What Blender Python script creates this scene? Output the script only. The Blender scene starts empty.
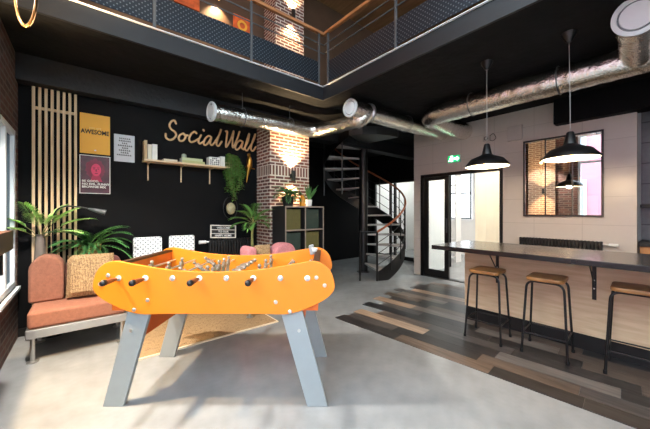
import bpy, bmesh, math, random
from mathutils import Vector, Matrix
R = math.radians
random.seed(7)
sc = bpy.context.scene
COL = sc.collection

# ------------------------------------------------------------------ materials
def lin(c):
    return tuple(((v/255)/12.92 if v/255 <= .04045 else (((v/255)+.055)/1.055)**2.4) for v in c)

MATS = {}
def mat(name, rgb, rough=.5, metal=0., var=.08, scale=8., bump=0., bscale=None, spec=None, emit=None, estr=0., coat=0.):
    if name in MATS: return MATS[name]
    m = bpy.data.materials.new(name); m.use_nodes = True
    nt = m.node_tree; b = nt.nodes['Principled BSDF']
    c = lin(rgb)
    geo = nt.nodes.new('ShaderNodeTexCoord')
    nz = nt.nodes.new('ShaderNodeTexNoise'); nz.inputs['Scale'].default_value = scale; nz.inputs['Detail'].default_value = 4
    nt.links.new(geo.outputs['Object'], nz.inputs['Vector'])
    ramp = nt.nodes.new('ShaderNodeValToRGB')
    ramp.color_ramp.elements[0].position = .3; ramp.color_ramp.elements[1].position = .7
    ramp.color_ramp.elements[0].color = (*[v*(1-var) for v in c], 1)
    ramp.color_ramp.elements[1].color = (*[min(1, v*(1+var)) for v in c], 1)
    nt.links.new(nz.outputs['Fac'], ramp.inputs['Fac'])
    nt.links.new(ramp.outputs['Color'], b.inputs['Base Color'])
    b.inputs['Roughness'].default_value = rough
    b.inputs['Metallic'].default_value = metal
    if spec is not None: b.inputs['Specular IOR Level'].default_value = spec
    if coat: b.inputs['Coat Weight'].default_value = coat
    if emit:
        b.inputs['Emission Color'].default_value = (*lin(emit), 1); b.inputs['Emission Strength'].default_value = estr
    if bump:
        n2 = nt.nodes.new('ShaderNodeTexNoise'); n2.inputs['Scale'].default_value = bscale or scale*4; n2.inputs['Detail'].default_value = 5
        nt.links.new(geo.outputs['Object'], n2.inputs['Vector'])
        bp = nt.nodes.new('ShaderNodeBump'); bp.inputs['Strength'].default_value = bump; bp.inputs['Distance'].default_value = .02
        nt.links.new(n2.outputs['Fac'], bp.inputs['Height']); nt.links.new(bp.outputs['Normal'], b.inputs['Normal'])
    MATS[name] = m
    return m

def wall_uv(nt):
    """world position -> (x+y, z): bricks wrap round square corners"""
    g = nt.nodes.new('ShaderNodeNewGeometry'); s = nt.nodes.new('ShaderNodeSeparateXYZ')
    nt.links.new(g.outputs['Position'], s.inputs[0])
    a = nt.nodes.new('ShaderNodeMath'); a.operation = 'ADD'
    nt.links.new(s.outputs[0], a.inputs[0]); nt.links.new(s.outputs[1], a.inputs[1])
    c = nt.nodes.new('ShaderNodeCombineXYZ')
    nt.links.new(a.outputs[0], c.inputs[0]); nt.links.new(s.outputs[2], c.inputs[1])
    return c, a, s

def brick_mat(name, c1, c2, mortar, bw=.22, bh=.065, ms=.012, rough=.85, bump=.5, swap=False, bias=0., mixn=.25):
    m = bpy.data.materials.new(name); m.use_nodes = True
    nt = m.node_tree; b = nt.nodes['Principled BSDF']
    c, a, s = wall_uv(nt)
    if swap:
        nt.links.new(s.outputs[2], c.inputs[0]); nt.links.new(a.outputs[0], c.inputs[1])
    t = nt.nodes.new('ShaderNodeTexBrick')
    t.inputs['Scale'].default_value = 1; t.offset = 0. if mixn < .1 or swap else .5
    t.inputs['Color1'].default_value = (*lin(c1), 1); t.inputs['Color2'].default_value = (*lin(c2), 1); t.inputs['Mortar'].default_value = (*lin(mortar), 1)
    t.inputs['Brick Width'].default_value = bw; t.inputs['Row Height'].default_value = bh; t.inputs['Mortar Size'].default_value = ms
    t.inputs['Mortar Smooth'].default_value = .2; t.inputs['Bias'].default_value = bias
    nt.links.new(c.outputs[0], t.inputs['Vector'])
    nz = nt.nodes.new('ShaderNodeTexNoise'); nz.inputs['Scale'].default_value = 14; nz.inputs['Detail'].default_value = 6
    nt.links.new(c.outputs[0], nz.inputs['Vector'])
    mx = nt.nodes.new('ShaderNodeMix'); mx.data_type = 'RGBA'; mx.blend_type = 'OVERLAY'; mx.inputs['Factor'].default_value = mixn
    nt.links.new(t.outputs['Color'], mx.inputs[6]); nt.links.new(nz.outputs['Fac'], mx.inputs[7])
    nt.links.new(mx.outputs[2], b.inputs['Base Color'])
    b.inputs['Roughness'].default_value = rough
    if bump:
        sub = nt.nodes.new('ShaderNodeMath'); sub.operation = 'SUBTRACT'
        nt.links.new(nz.outputs['Fac'], sub.inputs[0]); nt.links.new(t.outputs['Fac'], sub.inputs[1])
        bp = nt.nodes.new('ShaderNodeBump'); bp.inputs['Strength'].default_value = bump; bp.inputs['Distance'].default_value = .012
        nt.links.new(sub.outputs[0], bp.inputs['Height']); nt.links.new(bp.outputs['Normal'], b.inputs['Normal'])
    MATS[name] = m
    return m

def wood_mat(name, c1, c2, rough=.5, scale=(3, 40, 40), coat=0.):
    m = bpy.data.materials.new(name); m.use_nodes = True
    nt = m.node_tree; b = nt.nodes['Principled BSDF']
    tc = nt.nodes.new('ShaderNodeTexCoord'); mp = nt.nodes.new('ShaderNodeMapping'); mp.inputs['Scale'].default_value = scale
    nz = nt.nodes.new('ShaderNodeTexNoise'); nz.inputs['Scale'].default_value = 1; nz.inputs['Detail'].default_value = 6; nz.inputs['Distortion'].default_value = .4
    rp = nt.nodes.new('ShaderNodeValToRGB')
    rp.color_ramp.elements[0].position = .32; rp.color_ramp.elements[0].color = (*lin(c1), 1)
    rp.color_ramp.elements[1].position = .68; rp.color_ramp.elements[1].color = (*lin(c2), 1)
    nt.links.new(tc.outputs['Object'], mp.inputs[0]); nt.links.new(mp.outputs[0], nz.inputs['Vector'])
    nt.links.new(nz.outputs['Fac'], rp.inputs[0]); nt.links.new(rp.outputs[0], b.inputs['Base Color'])
    b.inputs['Roughness'].default_value = rough
    if coat: b.inputs['Coat Weight'].default_value = coat
    MATS[name] = m
    return m

def weave_mat(name, c1, c2, s=90, rough=.9, bump=.6, diamond=False):
    m = bpy.data.materials.new(name); m.use_nodes = True
    nt = m.node_tree; b = nt.nodes['Principled BSDF']
    tc = nt.nodes.new('ShaderNodeTexCoord')
    w1 = nt.nodes.new('ShaderNodeTexWave'); w1.bands_direction = 'DIAGONAL' if diamond else 'X'; w1.inputs['Scale'].default_value = s
    w2 = nt.nodes.new('ShaderNodeTexWave'); w2.bands_direction = 'DIAGONAL' if diamond else 'Z'; w2.inputs['Scale'].default_value = s
    
    for w_ in (w1, w2): w_.inputs['Distortion'].default_value = 0 if diamond else 3.; w_.inputs['Detail Scale'].default_value = 2.
    nt.links.new(tc.outputs['Object'], w1.inputs[0])
    mp = nt.nodes.new('ShaderNodeMapping'); mp.inputs['Scale'].default_value = (-1, 1, 1) if diamond else (1, 1, 1)
    nt.links.new(tc.outputs['Object'], mp.inputs[0]); nt.links.new(mp.outputs[0], w2.inputs[0])
    mu = nt.nodes.new('ShaderNodeMath'); mu.operation = 'MAXIMUM'
    nt.links.new(w1.outputs['Fac'], mu.inputs[0]); nt.links.new(w2.outputs['Fac'], mu.inputs[1])
    nz = nt.nodes.new('ShaderNodeTexNoise'); nz.inputs['Scale'].default_value = 25 if diamond else 65; nz.inputs['Detail'].default_value = 3
    nt.links.new(tc.outputs['Object'], nz.inputs['Vector'])
    ad = nt.nodes.new('ShaderNodeMath'); ad.operation = 'MULTIPLY_ADD'; ad.inputs[1].default_value = .5 if diamond else .8; 
    hf = nt.nodes.new('ShaderNodeMath'); hf.operation = 'MULTIPLY_ADD'; hf.inputs[1].default_value = 1. if diamond else .4; hf.inputs[2].default_value = 0 if diamond else .15
    nt.links.new(mu.outputs[0], hf.inputs[0])
    nt.links.new(nz.outputs['Fac'], ad.inputs[0]); nt.links.new(hf.outputs[0], ad.inputs[2])
    rp = nt.nodes.new('ShaderNodeValToRGB')
    rp.color_ramp.elements[0].position = .55; rp.color_ramp.elements[0].color = (*lin(c1), 1)
    rp.color_ramp.elements[1].position = 1. if not diamond else .95; rp.color_ramp.elements[1].color = (*lin(c2), 1)
    nt.links.new(ad.outputs[0], rp.inputs[0]); nt.links.new(rp.outputs[0], b.inputs['Base Color'])
    b.inputs['Roughness'].default_value = rough
    bp = nt.nodes.new('ShaderNodeBump'); bp.inputs['Strength'].default_value = bump; bp.inputs['Distance'].default_value = .01
    nt.links.new(mu.outputs[0], bp.inputs['Height']); nt.links.new(bp.outputs['Normal'], b.inputs['Normal'])
    MATS[name] = m
    return m

def glass_mat(name, refl=.07, tint=(240, 248, 250)):
    m = bpy.data.materials.new(name); m.use_nodes = True
    nt = m.node_tree; nt.nodes.remove(nt.nodes['Principled BSDF']); out = nt.nodes['Material Output']
    tr = nt.nodes.new('ShaderNodeBsdfTransparent'); tr.inputs[0].default_value = (*lin(tint), 1)
    gl = nt.nodes.new('ShaderNodeBsdfGlossy'); gl.inputs['Roughness'].default_value = .02
    mx = nt.nodes.new('ShaderNodeMixShader'); mx.inputs[0].default_value = refl
    nt.links.new(tr.outputs[0], mx.inputs[1]); nt.links.new(gl.outputs[0], mx.inputs[2]); nt.links.new(mx.outputs[0], out.inputs[0])
    MATS[name] = m
    return m

def concrete_floor():
    m = bpy.data.materials.new('polished_concrete'); m.use_nodes = True
    nt = m.node_tree; b = nt.nodes['Principled BSDF']
    g = nt.nodes.new('ShaderNodeNewGeometry')
    n1 = nt.nodes.new('ShaderNodeTexNoise'); n1.inputs['Scale'].default_value = 1.1; n1.inputs['Detail'].default_value = 8; n1.inputs['Roughness'].default_value = .6
    n2 = nt.nodes.new('ShaderNodeTexNoise'); n2.inputs['Scale'].default_value = 9; n2.inputs['Detail'].default_value = 6
    for n in (n1, n2): nt.links.new(g.outputs['Position'], n.inputs['Vector'])
    rp = nt.nodes.new('ShaderNodeValToRGB')
    rp.color_ramp.elements[0].position = .3; rp.color_ramp.elements[0].color = (*lin((128, 131, 133)), 1)
    rp.color_ramp.elements[1].position = .72; rp.color_ramp.elements[1].color = (*lin((155, 159, 161)), 1)
    nt.links.new(n1.outputs[0], rp.inputs[0])
    mx = nt.nodes.new('ShaderNodeMix'); mx.data_type = 'RGBA'; mx.blend_type = 'OVERLAY'; mx.inputs['Factor'].default_value = .15
    nt.links.new(rp.outputs[0], mx.inputs[6]); nt.links.new(n2.outputs['Fac'], mx.inputs[7])
    nt.links.new(mx.outputs[2], b.inputs['Base Color'])
    mr = nt.nodes.new('ShaderNodeMapRange'); mr.inputs['To Min'].default_value = .12; mr.inputs['To Max'].default_value = .26
    nt.links.new(n2.outputs['Fac'], mr.inputs[0]); nt.links.new(mr.outputs[0], b.inputs['Roughness'])
    b.inputs['Specular IOR Level'].default_value = .5
    MATS['polished_concrete'] = m
    return m

def tread_mat():
    m = bpy.data.materials.new('perforated_glint_metal'); m.use_nodes = True
    nt = m.node_tree; b = nt.nodes['Principled BSDF']
    c, a, s = wall_uv(nt)
    mp = nt.nodes.new('ShaderNodeMapping'); mp.inputs['Rotation'].default_value = (0, 0, R(45)); mp.inputs['Scale'].default_value = (27, 27, 27)
    nt.links.new(c.outputs[0], mp.inputs[0])
    v = nt.nodes.new('ShaderNodeTexVoronoi'); v.inputs['Randomness'].default_value = 0; v.inputs['Scale'].default_value = 1; v.voronoi_dimensions = '2D'
    nt.links.new(mp.outputs[0], v.inputs['Vector'])
    rp = nt.nodes.new('ShaderNodeValToRGB')
    rp.color_ramp.elements[0].position = .13; rp.color_ramp.elements[0].color = (*lin((98, 108, 116)), 1)  # pale dots paint in the glints and brightness seen through the holes
    rp.color_ramp.elements[1].position = .24; rp.color_ramp.elements[1].color = (*lin((38, 45, 54)), 1)
    nt.links.new(v.outputs['Distance'], rp.inputs[0]); nt.links.new(rp.outputs[0], b.inputs['Base Color'])
    b.inputs['Metallic'].default_value = .6; b.inputs['Roughness'].default_value = .4
    MATS['perforated_glint_metal'] = m
    return m

# ------------------------------------------------------------------ mesh builder
class MB:
    def __init__(s): s.v = []; s.f = []; s.mi = []; s.m = 0; s.M = None
    def add(s, vs, fs):
        o = len(s.v)
        if s.M is not None: vs = [s.M @ Vector(p) for p in vs]
        s.v += [tuple(p) for p in vs]; s.f += [tuple(i+o for i in f) for f in fs]; s.mi += [s.m]*len(fs)
        return s
    def box(s, x0, x1, y0, y1, z0, z1):
        vs = [(x, y, z) for x in (x0, x1) for y in (y0, y1) for z in (z0, z1)]
        return s.add(vs, [(0,1,3,2),(4,6,7,5),(0,4,5,1),(2,3,7,6),(0,2,6,4),(1,5,7,3)])
    def cbox(s, c, size, rot=None):
        hx, hy, hz = [k/2 for k in size]; M = Matrix.Translation(c)
        if rot is not None: M = M @ rot
        vs = [M @ Vector((x, y, z)) for x in (-hx, hx) for y in (-hy, hy) for z in (-hz, hz)]
        return s.add(vs, [(0,1,3,2),(4,6,7,5),(0,4,5,1),(2,3,7,6),(0,2,6,4),(1,5,7,3)])
    def hexa(s, bot, top):
        return s.add(list(bot)+list(top), [(3,2,1,0),(4,5,6,7),(0,1,5,4),(1,2,6,5),(2,3,7,6),(3,0,4,7)])
    def tube(s, pts, r, seg=10, caps=True, rf=None):
        P = [Vector(p) for p in pts]; n = len(P); rings = []
        t0 = (P[1]-P[0]).normalized()
        up = Vector((0,0,1)) if abs(t0.z) < .9 else Vector((1,0,0))
        a = t0.cross(up).normalized()
        vs = []
        for i in range(n):
            t = (P[min(i+1,n-1)]-P[max(i-1,0)]).normalized()
            a = (a - t*a.dot(t)).normalized(); b = t.cross(a)
            rr = rf(i/(n-1)) if rf else (r[i] if isinstance(r, (list, tuple)) else r)
            for k in range(seg):
                an = 2*math.pi*k/seg
                vs.append(P[i]+(a*math.cos(an)+b*math.sin(an))*rr)
        fs = [(i*seg+k, i*seg+(k+1)%seg, (i+1)*seg+(k+1)%seg, (i+1)*seg+k) for i in range(n-1) for k in range(seg)]
        if caps: fs += [tuple(range(seg))[::-1], tuple((n-1)*seg+k for k in range(seg))]
        return s.add(vs, fs)
    def cyl(s, p0, p1, r0, r1=None, seg=20, caps=True):
        return s.tube([p0, p1], [r0, r0 if r1 is None else r1], seg, caps)
    def lathe(s, prof, c=(0,0,0), seg=28, axis='z'):
        vs = []; n = len(prof)
        for r, h in prof:
            for k in range(seg):
                an = 2*math.pi*k/seg; x, y = r*math.cos(an), r*math.sin(an)
                p = (x, y, h) if axis == 'z' else ((h, x, y) if axis == 'x' else (x, h, y))
                vs.append((c[0]+p[0], c[1]+p[1], c[2]+p[2]))
        fs = [(i*seg+k, i*seg+(k+1)%seg, (i+1)*seg+(k+1)%seg, (i+1)*seg+k) for i in range(n-1) for k in range(seg)]
        return s.add(vs, fs)
    def sphere(s, c, r, seg=16, sq=(1,1,1)):
        n = seg//2
        prof = [(math.sin(math.pi*i/n), -math.cos(math.pi*i/n)) for i in range(n+1)]
        vs = []
        for rr, h in prof:
            for k in range(seg):
                an = 2*math.pi*k/seg
                vs.append((c[0]+r*sq[0]*rr*math.cos(an), c[1]+r*sq[1]*rr*math.sin(an), c[2]+r*sq[2]*h))
        return s.add(vs, [(i*seg+k, i*seg+(k+1)%seg, (i+1)*seg+(k+1)%seg, (i+1)*seg+k) for i in range(n) for k in range(seg)])
    def prism(s, outline, y0, y1, plane='xz'):
        n = len(outline)
        def P(a, b, h): return {'xz': (a, h, b), 'yz': (h, a, b), 'xy': (a, b, h)}[plane]
        vs = [P(a, b, y0) for a, b in outline]+[P(a, b, y1) for a, b in outline]
        return s.add(vs, [tuple(range(n)), tuple(range(2*n-1, n-1, -1))]+[(i, n+i, n+(i+1)%n, (i+1)%n) for i in range(n)])
    def quad(s, *p): return s.add(p, [tuple(range(len(p)))])
    def build(s, name, m, parent=None, smooth=False, bevel=0., world=False, seg=2):
        vs = s.v
        if world and parent is not None:
            L = root(parent).location; vs = [(p[0]-L[0], p[1]-L[1], p[2]-L[2]) for p in vs]
        me = bpy.data.meshes.new(name); me.from_pydata(vs, [], s.f)
        ms = m if isinstance(m, (list, tuple)) else [m]
        for k in ms: me.materials.append(k)
        if len(ms) > 1: me.polygons.foreach_set('material_index', s.mi)
        bm = bmesh.new(); bm.from_mesh(me)
        bmesh.ops.remove_doubles(bm, verts=bm.verts, dist=1e-6)
        bmesh.ops.recalc_face_normals(bm, faces=bm.faces); bm.to_mesh(me); bm.free()
        if smooth:
            me.polygons.foreach_set('use_smooth', [True]*len(me.polygons))
            try: me.set_sharp_from_angle(angle=R(38))
            except Exception: pass
        o = bpy.data.objects.new(name, me); COL.objects.link(o)
        if parent is not None: o.parent = parent
        if bevel:
            b = o.modifiers.new('b', 'BEVEL'); b.width = bevel; b.segments = seg; b.limit_method = 'ANGLE'; b.angle_limit = R(40)
        return o

def root(o):
    while o.parent is not None: o = o.parent
    return o
def thing(name, label, cat, loc=(0,0,0), rotz=0., group=None):
    o = bpy.data.objects.new(name, None); COL.objects.link(o)
    o.location = loc; o.rotation_euler = (0, 0, rotz); o.empty_display_size = .1
    return tag(o, label, cat, group)
def tag(o, label, cat, group=None):
    o['label'] = label; o['category'] = cat
    if group: o['group'] = group
    return o
def struct(name, mb, m, bevel=0., smooth=False, parent=None):
    o = mb.build(name, m, parent, bevel=bevel, smooth=smooth)
    if parent is None: o['kind'] = 'structure'
    return o
def dup(r, loc, rotz=None, label=None):
    c = r.copy(); COL.objects.link(c); c.location = loc
    if rotz is not None: c.rotation_euler = (0, 0, rotz)
    if label: c['label'] = label
    def rec(src, dst):
        for ch in [k for k in src.children]:
            d = ch.copy(); COL.objects.link(d); d.parent = dst; rec(ch, d)
    rec(r, c)
    return c
def fillet(pts, rad, n=8):
    P = [Vector(p) for p in pts]; out = [P[0]]
    for i in range(1, len(P)-1):
        a = (P[i-1]-P[i]); b = (P[i+1]-P[i])
        rr = min(rad, a.length*.49, b.length*.49)
        p0 = P[i]+a.normalized()*rr; p1 = P[i]+b.normalized()*rr
        for k in range(n+1):
            t = k/n; out.append(p0*(1-t)**2+P[i]*2*t*(1-t)+p1*t*t)
    out.append(P[-1]); return out
def densify(pts, step):
    P = [Vector(p) for p in pts]; out = [P[0]]
    for i in range(len(P)-1):
        n = max(1, int((P[i+1]-P[i]).length/step))
        for k in range(1, n+1): out.append(P[i].lerp(P[i+1], k/n))
    return out
def catmull(pts, n=6):
    P = [Vector(p) for p in pts]; P = [P[0]*2-P[1]]+P+[P[-1]*2-P[-2]]; out = []
    for i in range(1, len(P)-2):
        for k in range(n):
            t = k/n; a, b, c, d = P[i-1:i+3]
            out.append(.5*((2*b)+(c-a)*t+(2*a-5*b+4*c-d)*t*t+(3*b-a-3*c+d)*t**3))
    out.append(P[-2]); return out
def rounded(w, h, r, n=5, cx=0, cy=0):
    out = []
    for sx, sy, a0 in ((1,1,0),(-1,1,90),(-1,-1,180),(1,-1,270)):
        for k in range(n+1):
            a = R(a0+90*k/n); out.append((cx+sx*(w/2-r)+r*math.cos(a), cy+sy*(h/2-r)+r*math.sin(a)))
    return out
def text(body, size, m, parent, M, name='lettering', ext=.001, align='CENTER', off=0., sx=1.):
    cu = bpy.data.curves.new('t', 'FONT'); cu.body = body; cu.size = size; cu.extrude = ext; cu.align_x = align; cu.align_y = 'CENTER'; cu.offset = off; cu.resolution_u = 3
    o = bpy.data.objects.new('t', cu); COL.objects.link(o)
    dg = bpy.context.evaluated_depsgraph_get()
    me = bpy.data.meshes.new_from_object(o.evaluated_get(dg))
    bpy.data.objects.remove(o)
    L = Matrix.Translation(-root(parent).location) if parent is not None else Matrix()
    me.transform(L @ M @ Matrix.Diagonal((sx, 1, 1, 1)))
    me.materials.clear(); me.materials.append(m)
    q = bpy.data.objects.new(name, me); COL.objects.link(q)
    if parent is not None: q.parent = parent
    return q
FACE_FRONT = Matrix.Rotation(R(90), 4, 'X')          # text upright, read from -Y
FACE_LEFT = Matrix.Rotation(R(-90), 4, 'Z') @ FACE_FRONT   # read from -X
def puff(w, d, h, n=10, pw=.35):
    """cushion: box with pillow-shaped swelling, centred, d is thickness along y"""
    vs = []; fs = []
    for side in (-1, 1):
        for i in range(n+1):
            for j in range(n+1):
                u = -1+2*i/n; v = -1+2*j/n
                t = ((1-u**4)*(1-v**4))**pw
                k = 1-.06*(abs(u)**3)*(1-abs(v)**2)
                k2 = 1-.06*(abs(v)**3)*(1-abs(u)**2)
                vs.append((u*w/2*k2, side*d/2*t, v*h/2*k))
    N = (n+1)**2
    for s_ in (0, 1):
        for i in range(n):
            for j in range(n):
                a = s_*N+i*(n+1)+j; fs.append((a, a+1, a+n+2, a+n+1))
    return vs, fs

# ------------------------------------------------------------------ palette
BLACKWALL = mat('black_paint', (8, 8, 10), .7, var=.1, scale=3, bump=.05, spec=.15)
BLACKCEIL = mat('black_concrete', (15, 15, 16), .8, var=.5, spec=.2, scale=5, bump=.5, bscale=9)
BEAM = mat('dark_beam', (21, 24, 29), .6, var=.35, scale=6, bump=.4, bscale=22)
FASCIA = mat('dark_steel_fascia', (14, 17, 23), .5, var=.12, scale=2)
BLACK = mat('black_metal', (10, 10, 11), .4, var=.05)
BLACKM = mat('black_plastic', (14, 14, 15), .5)
STEEL = mat('dark_steel', (92, 94, 96), .45, metal=.5)
GREYSTEP = mat('grey_step', (168, 164, 160), .5, var=.15)
WHITE = mat('white_paint', (232, 232, 230), .45, var=.02)
WINWHITE = mat('white_frame', (225, 232, 236), .4, var=.02)
ORANGE = mat('orange_panel', (232, 130, 28), .42, var=.02, scale=2)
ORANGEIN = mat('orange_inner', (212, 100, 26), .5, var=.05)
GREYLEG = mat('grey_blue_leg', (150, 157, 160), .4, metal=.15, var=.03)
CHROME = mat('chrome', (214, 212, 208), .38, metal=.8, var=.03)
ALU = mat('aluminium', (188, 188, 186), .35, metal=.85, var=.04)
BRONZE = mat('player_metal', (158, 142, 128), .4, metal=.3, var=.15, scale=30)
SILVER = mat('duct_foil', (232, 228, 220), .22, metal=1., var=.06, scale=9, bump=.5, bscale=30)
TERRA = mat('terracotta_fabric', (148, 98, 78), .9, var=.12, scale=40, bump=.15, bscale=160)
TERRADK = mat('rose_brown_fabric', (112, 68, 62), .9, var=.12, scale=40, bump=.15, bscale=160)
PINK = mat('dusty_pink_fabric', (196, 128, 132), .9, var=.1, scale=40, bump=.15, bscale=160)
WOVEN = weave_mat('woven_seagrass', (84, 60, 36), (196, 162, 118), 24)
JUTE = weave_mat('jute', (108, 86, 60), (166, 138, 100), 16, bump=.8)
BASKET = weave_mat('basket_weave', (120, 78, 44), (196, 146, 92), 11)
PATTERN = weave_mat('diamond_fabric', (120, 132, 138), (232, 236, 236), 11, bump=.05, diamond=True)
LEAF = mat('palm_leaf', (172, 218, 124), .5, var=.25, scale=14)
LEAFDK = mat('dark_leaf', (66, 116, 60), .5, var=.3, scale=14)
LEAFMID = mat('mid_leaf', (100, 152, 70), .5, var=.3, scale=14)
STEM = mat('stem', (128, 128, 74), .7, var=.2, scale=20)
SLAT = wood_mat('ash_slat', (205, 170, 128), (232, 204, 164), .55, (40, 40, 3))
PINE = wood_mat('pine', (208, 172, 130), (232, 204, 166), .55, (3, 40, 40))
SIGNWOOD = wood_mat('sign_plywood', (214, 168, 118), (236, 198, 150), .55, (4, 30, 30))
RAILWOOD = wood_mat('rail_wood', (150, 96, 56), (186, 128, 82), .5, (5, 5, 40))
STOOLWOOD = wood_mat('stool_wood', (122, 78, 38), (172, 122, 70), .35, (30, 4, 30))
BARPLY = wood_mat('bar_plywood', (206, 176, 140), (224, 198, 164), .5, (3, 3, 26))
DARKWOOD = wood_mat('dark_walnut', (48, 30, 20), (74, 46, 30), .4, (20, 3, 20))
CEILWOOD = wood_mat('ceiling_boards', (150, 108, 70), (182, 134, 90), .6, (20, 2, 20))
COUNTER = mat('black_counter', (34, 33, 33), .2, var=.15, scale=7)
BRICK = brick_mat('red_brick', (138, 86, 72), (92, 58, 54), (214, 200, 186), bw=.165, bh=.055, ms=.010)
BRICKPALE = brick_mat('pale_brick', (164, 128, 106), (124, 94, 78), (186, 168, 148), bw=.2, bh=.066, ms=.014, bump=1.)
BRICKS = brick_mat('soldier_brick', (138, 86, 72), (92, 58, 54), (214, 200, 186), bw=.18, bh=.06, ms=.014, swap=True)
BRICKW = brick_mat('dark_red_brick', (96, 56, 44), (62, 38, 32), (104, 90, 80), bw=.23, bh=.07, ms=.011)
TILE = brick_mat('white_wall_blocks', (202, 194, 184), (199, 191, 181), (180, 172, 162), bw=.60, bh=.40, ms=.004, rough=.28, bump=0, mixn=.04)
GREYTILE = brick_mat('grey_tile', (120, 122, 124), (104, 106, 108), (70, 70, 72), bw=.3, bh=.3, ms=.008, rough=.3, bump=.1)
CONC = concrete_floor()
TREAD = tread_mat()
GLASS = glass_mat('window_glass'); DIMGLASS = glass_mat('dimmed_glass', .05, (74, 84, 88))  # second glass: tint added to dim the overbright corner pane
MIRROR = mat('mirror_silver', (228, 228, 228), .015, metal=1., var=.0)
GOLD = mat('brass', (190, 140, 64), .28, metal=1., var=.08)
WARM = mat('warm_bulb', (255, 220, 160), .5, emit=(255, 190, 110), estr=14)
CREAM = mat('cream_ceramic', (214, 200, 170), .5)
PAPER = mat('paper', (232, 230, 224), .7, var=.02)
INK = mat('ink', (20, 18, 18), .7)
CURTAIN = mat('beige_curtain', (238, 226, 200), .9, var=.06, scale=5)
_nt = CURTAIN.node_tree; _tl = _nt.nodes.new('ShaderNodeBsdfTranslucent'); _tl.inputs[0].default_value = (*lin((244, 232, 206)), 1)
_mx = _nt.nodes.new('ShaderNodeMixShader'); _mx.inputs[0].default_value = .5
_nt.links.new(_nt.nodes['Principled BSDF'].outputs[0], _mx.inputs[1]); _nt.links.new(_tl.outputs[0], _mx.inputs[2]); _nt.links.new(_mx.outputs[0], _nt.nodes['Material Output'].inputs[0])
AGED = mat('aged_brass', (78, 56, 30), .5, metal=1., var=.1)

# ------------------------------------------------------------------ room shell
XL, YS, XW = -.575, 4.67, 5.68          # window wall, black wall, white wall
ZC, ZF, ZT = 3.1, 3.30, 5.9             # ceiling under the gallery, gallery floor, upper ceiling
GX, GY = 2.82, 3.47                     # edges of the gallery opening

def cells(mb, fn, a0, a1, z0, z1, holes):
    A = sorted({a0, a1, *[h for H in holes for h in H[:2]]}); Z = sorted({z0, z1, *[h for H in holes for h in H[2:]]})
    for i in range(len(A)-1):
        for j in range(len(Z)-1):
            ca, cz = (A[i]+A[i+1])/2, (Z[j]+Z[j+1])/2
            if any(h[0] < ca < h[1] and h[2] < cz < h[3] for h in holes): continue
            fn(mb, A[i], A[i+1], Z[j], Z[j+1])
    return mb

struct('floor', MB().box(XL-.25, 9.6, -3.75, 6.5, -.12, 0), CONC)
W_CORNER = (3.62, 4.60, .58, 2.27); W_TALL = (-3.1, 1.84, .5, 3.75); W_UP = (-3.1, 3.1, 4.15, 5.65)
struct('wall_window', cells(MB(), lambda m, a, b, c, d: m.box(XL-.25, XL, a, b, c, d), -3.75, 6.5, 0, ZT, [W_CORNER, W_TALL, W_UP]), BRICKW)
W_FILL = (.4, 5.0, 3.7, 5.5)  # unseen window behind the camera, added for fill light
struct('wall_street', cells(MB(), lambda m, a, b, c, d: m.box(a, b, -3.75, -3.5, c, d), XL, 9.6, 0, ZT, [W_FILL]), WHITE)
struct('wall_social', MB().box(XL, 3.08, YS, 6.5, 0, ZC), BLACKWALL)
mb = MB().box(3.08, 7.12, 6.2, 6.5, 0, ZC)
struct('wall_stair', mb, BLACKWALL)
struct('wall_passage_side', MB().box(7.12, 9.6, 6.2, 6.5, 0, ZC), WHITE)
DOOR = (1.98, 3.60, 0, 2.18)
struct('wall_white', cells(MB(), lambda m, a, b, c, d: m.box(XW, XW+.12, a, b, c, d), .366, 3.778, 0, ZC, [DOOR]), TILE)
struct('wall_return', MB().box(XW+.12, 7.0, 3.66, 3.778, 0, ZC), WHITE)
PDOOR = (4.5, 6.12, 0, 2.3)
struct('wall_passage', cells(MB(), lambda m, a, b, c, d: m.box(7.0, 7.12, a, b, c, d), 3.66, 6.2, 0, ZC, [PDOOR]), BLACKWALL)
struct('wall_recess', MB().box(6.35, 6.5, -3.5, .366, 0, ZC), GREYTILE)
struct('wall_recess_return', MB().box(XW+.12, 6.5, .366, .48, 0, ZC), WHITE)
struct('wall_corridor', MB().box(9.4, 9.6, .48, 6.2, 0, ZC).box(6.5, 9.4, .366, .48, 0, ZC), WHITE)
# gallery slab
mb = MB(); mb.box(XL, 9.6, GY, 6.5, ZC, ZF-.02).box(GX, 9.6, -3.5, GY, ZC, ZF-.02)
struct('ceiling_gallery', mb, BLACKCEIL)
mb = MB(); mb.box(XL, GX, GY-.03, GY, ZC-.02, ZF-.03).box(GX-.03, GX, -3.5, GY-.03, ZC-.02, ZF-.03)
struct('trim_fascia', mb, FASCIA)
mb = MB(); mb.box(XL, GX-.03, GY-.055, GY-.02, ZF-.03, ZF-.022).box(GX-.055, GX-.02, -3.5, GY-.055, ZF-.03, ZF-.022)
struct('trim_fascia_edge', mb, WHITE)
struct('trim_beam_social', MB().box(XL, 9.6, 4.5, YS+.1, 2.815, ZC), BEAM)
struct('trim_bulkhead', MB().box(5.52, XW+.1, -3.5, 1.23, 2.72, ZC), BLACKWALL, bevel=.01)
# upper storey
struct('wall_gallery', MB().box(XL, 9.6, 4.92, 5.1, ZF-.02, ZT), mat('gallery_boards', (84, 60, 42), .6, var=.15, scale=3))
struct('wall_gallery_end', MB().box(9.4, 9.6, -3.5, 4.92, ZF-.02, ZT), BLACKWALL)
struct('ceiling_upper', MB().box(XL-.25, 9.6, -3.75, 5.1, ZT, ZT+.15), CEILWOOD)
mb = MB(); mb.box(GX-.1, GX+.35, -3.5, 4.92, ZT-.34, ZT)
struct('trim_upper_beam', mb, BLACKWALL)
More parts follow.
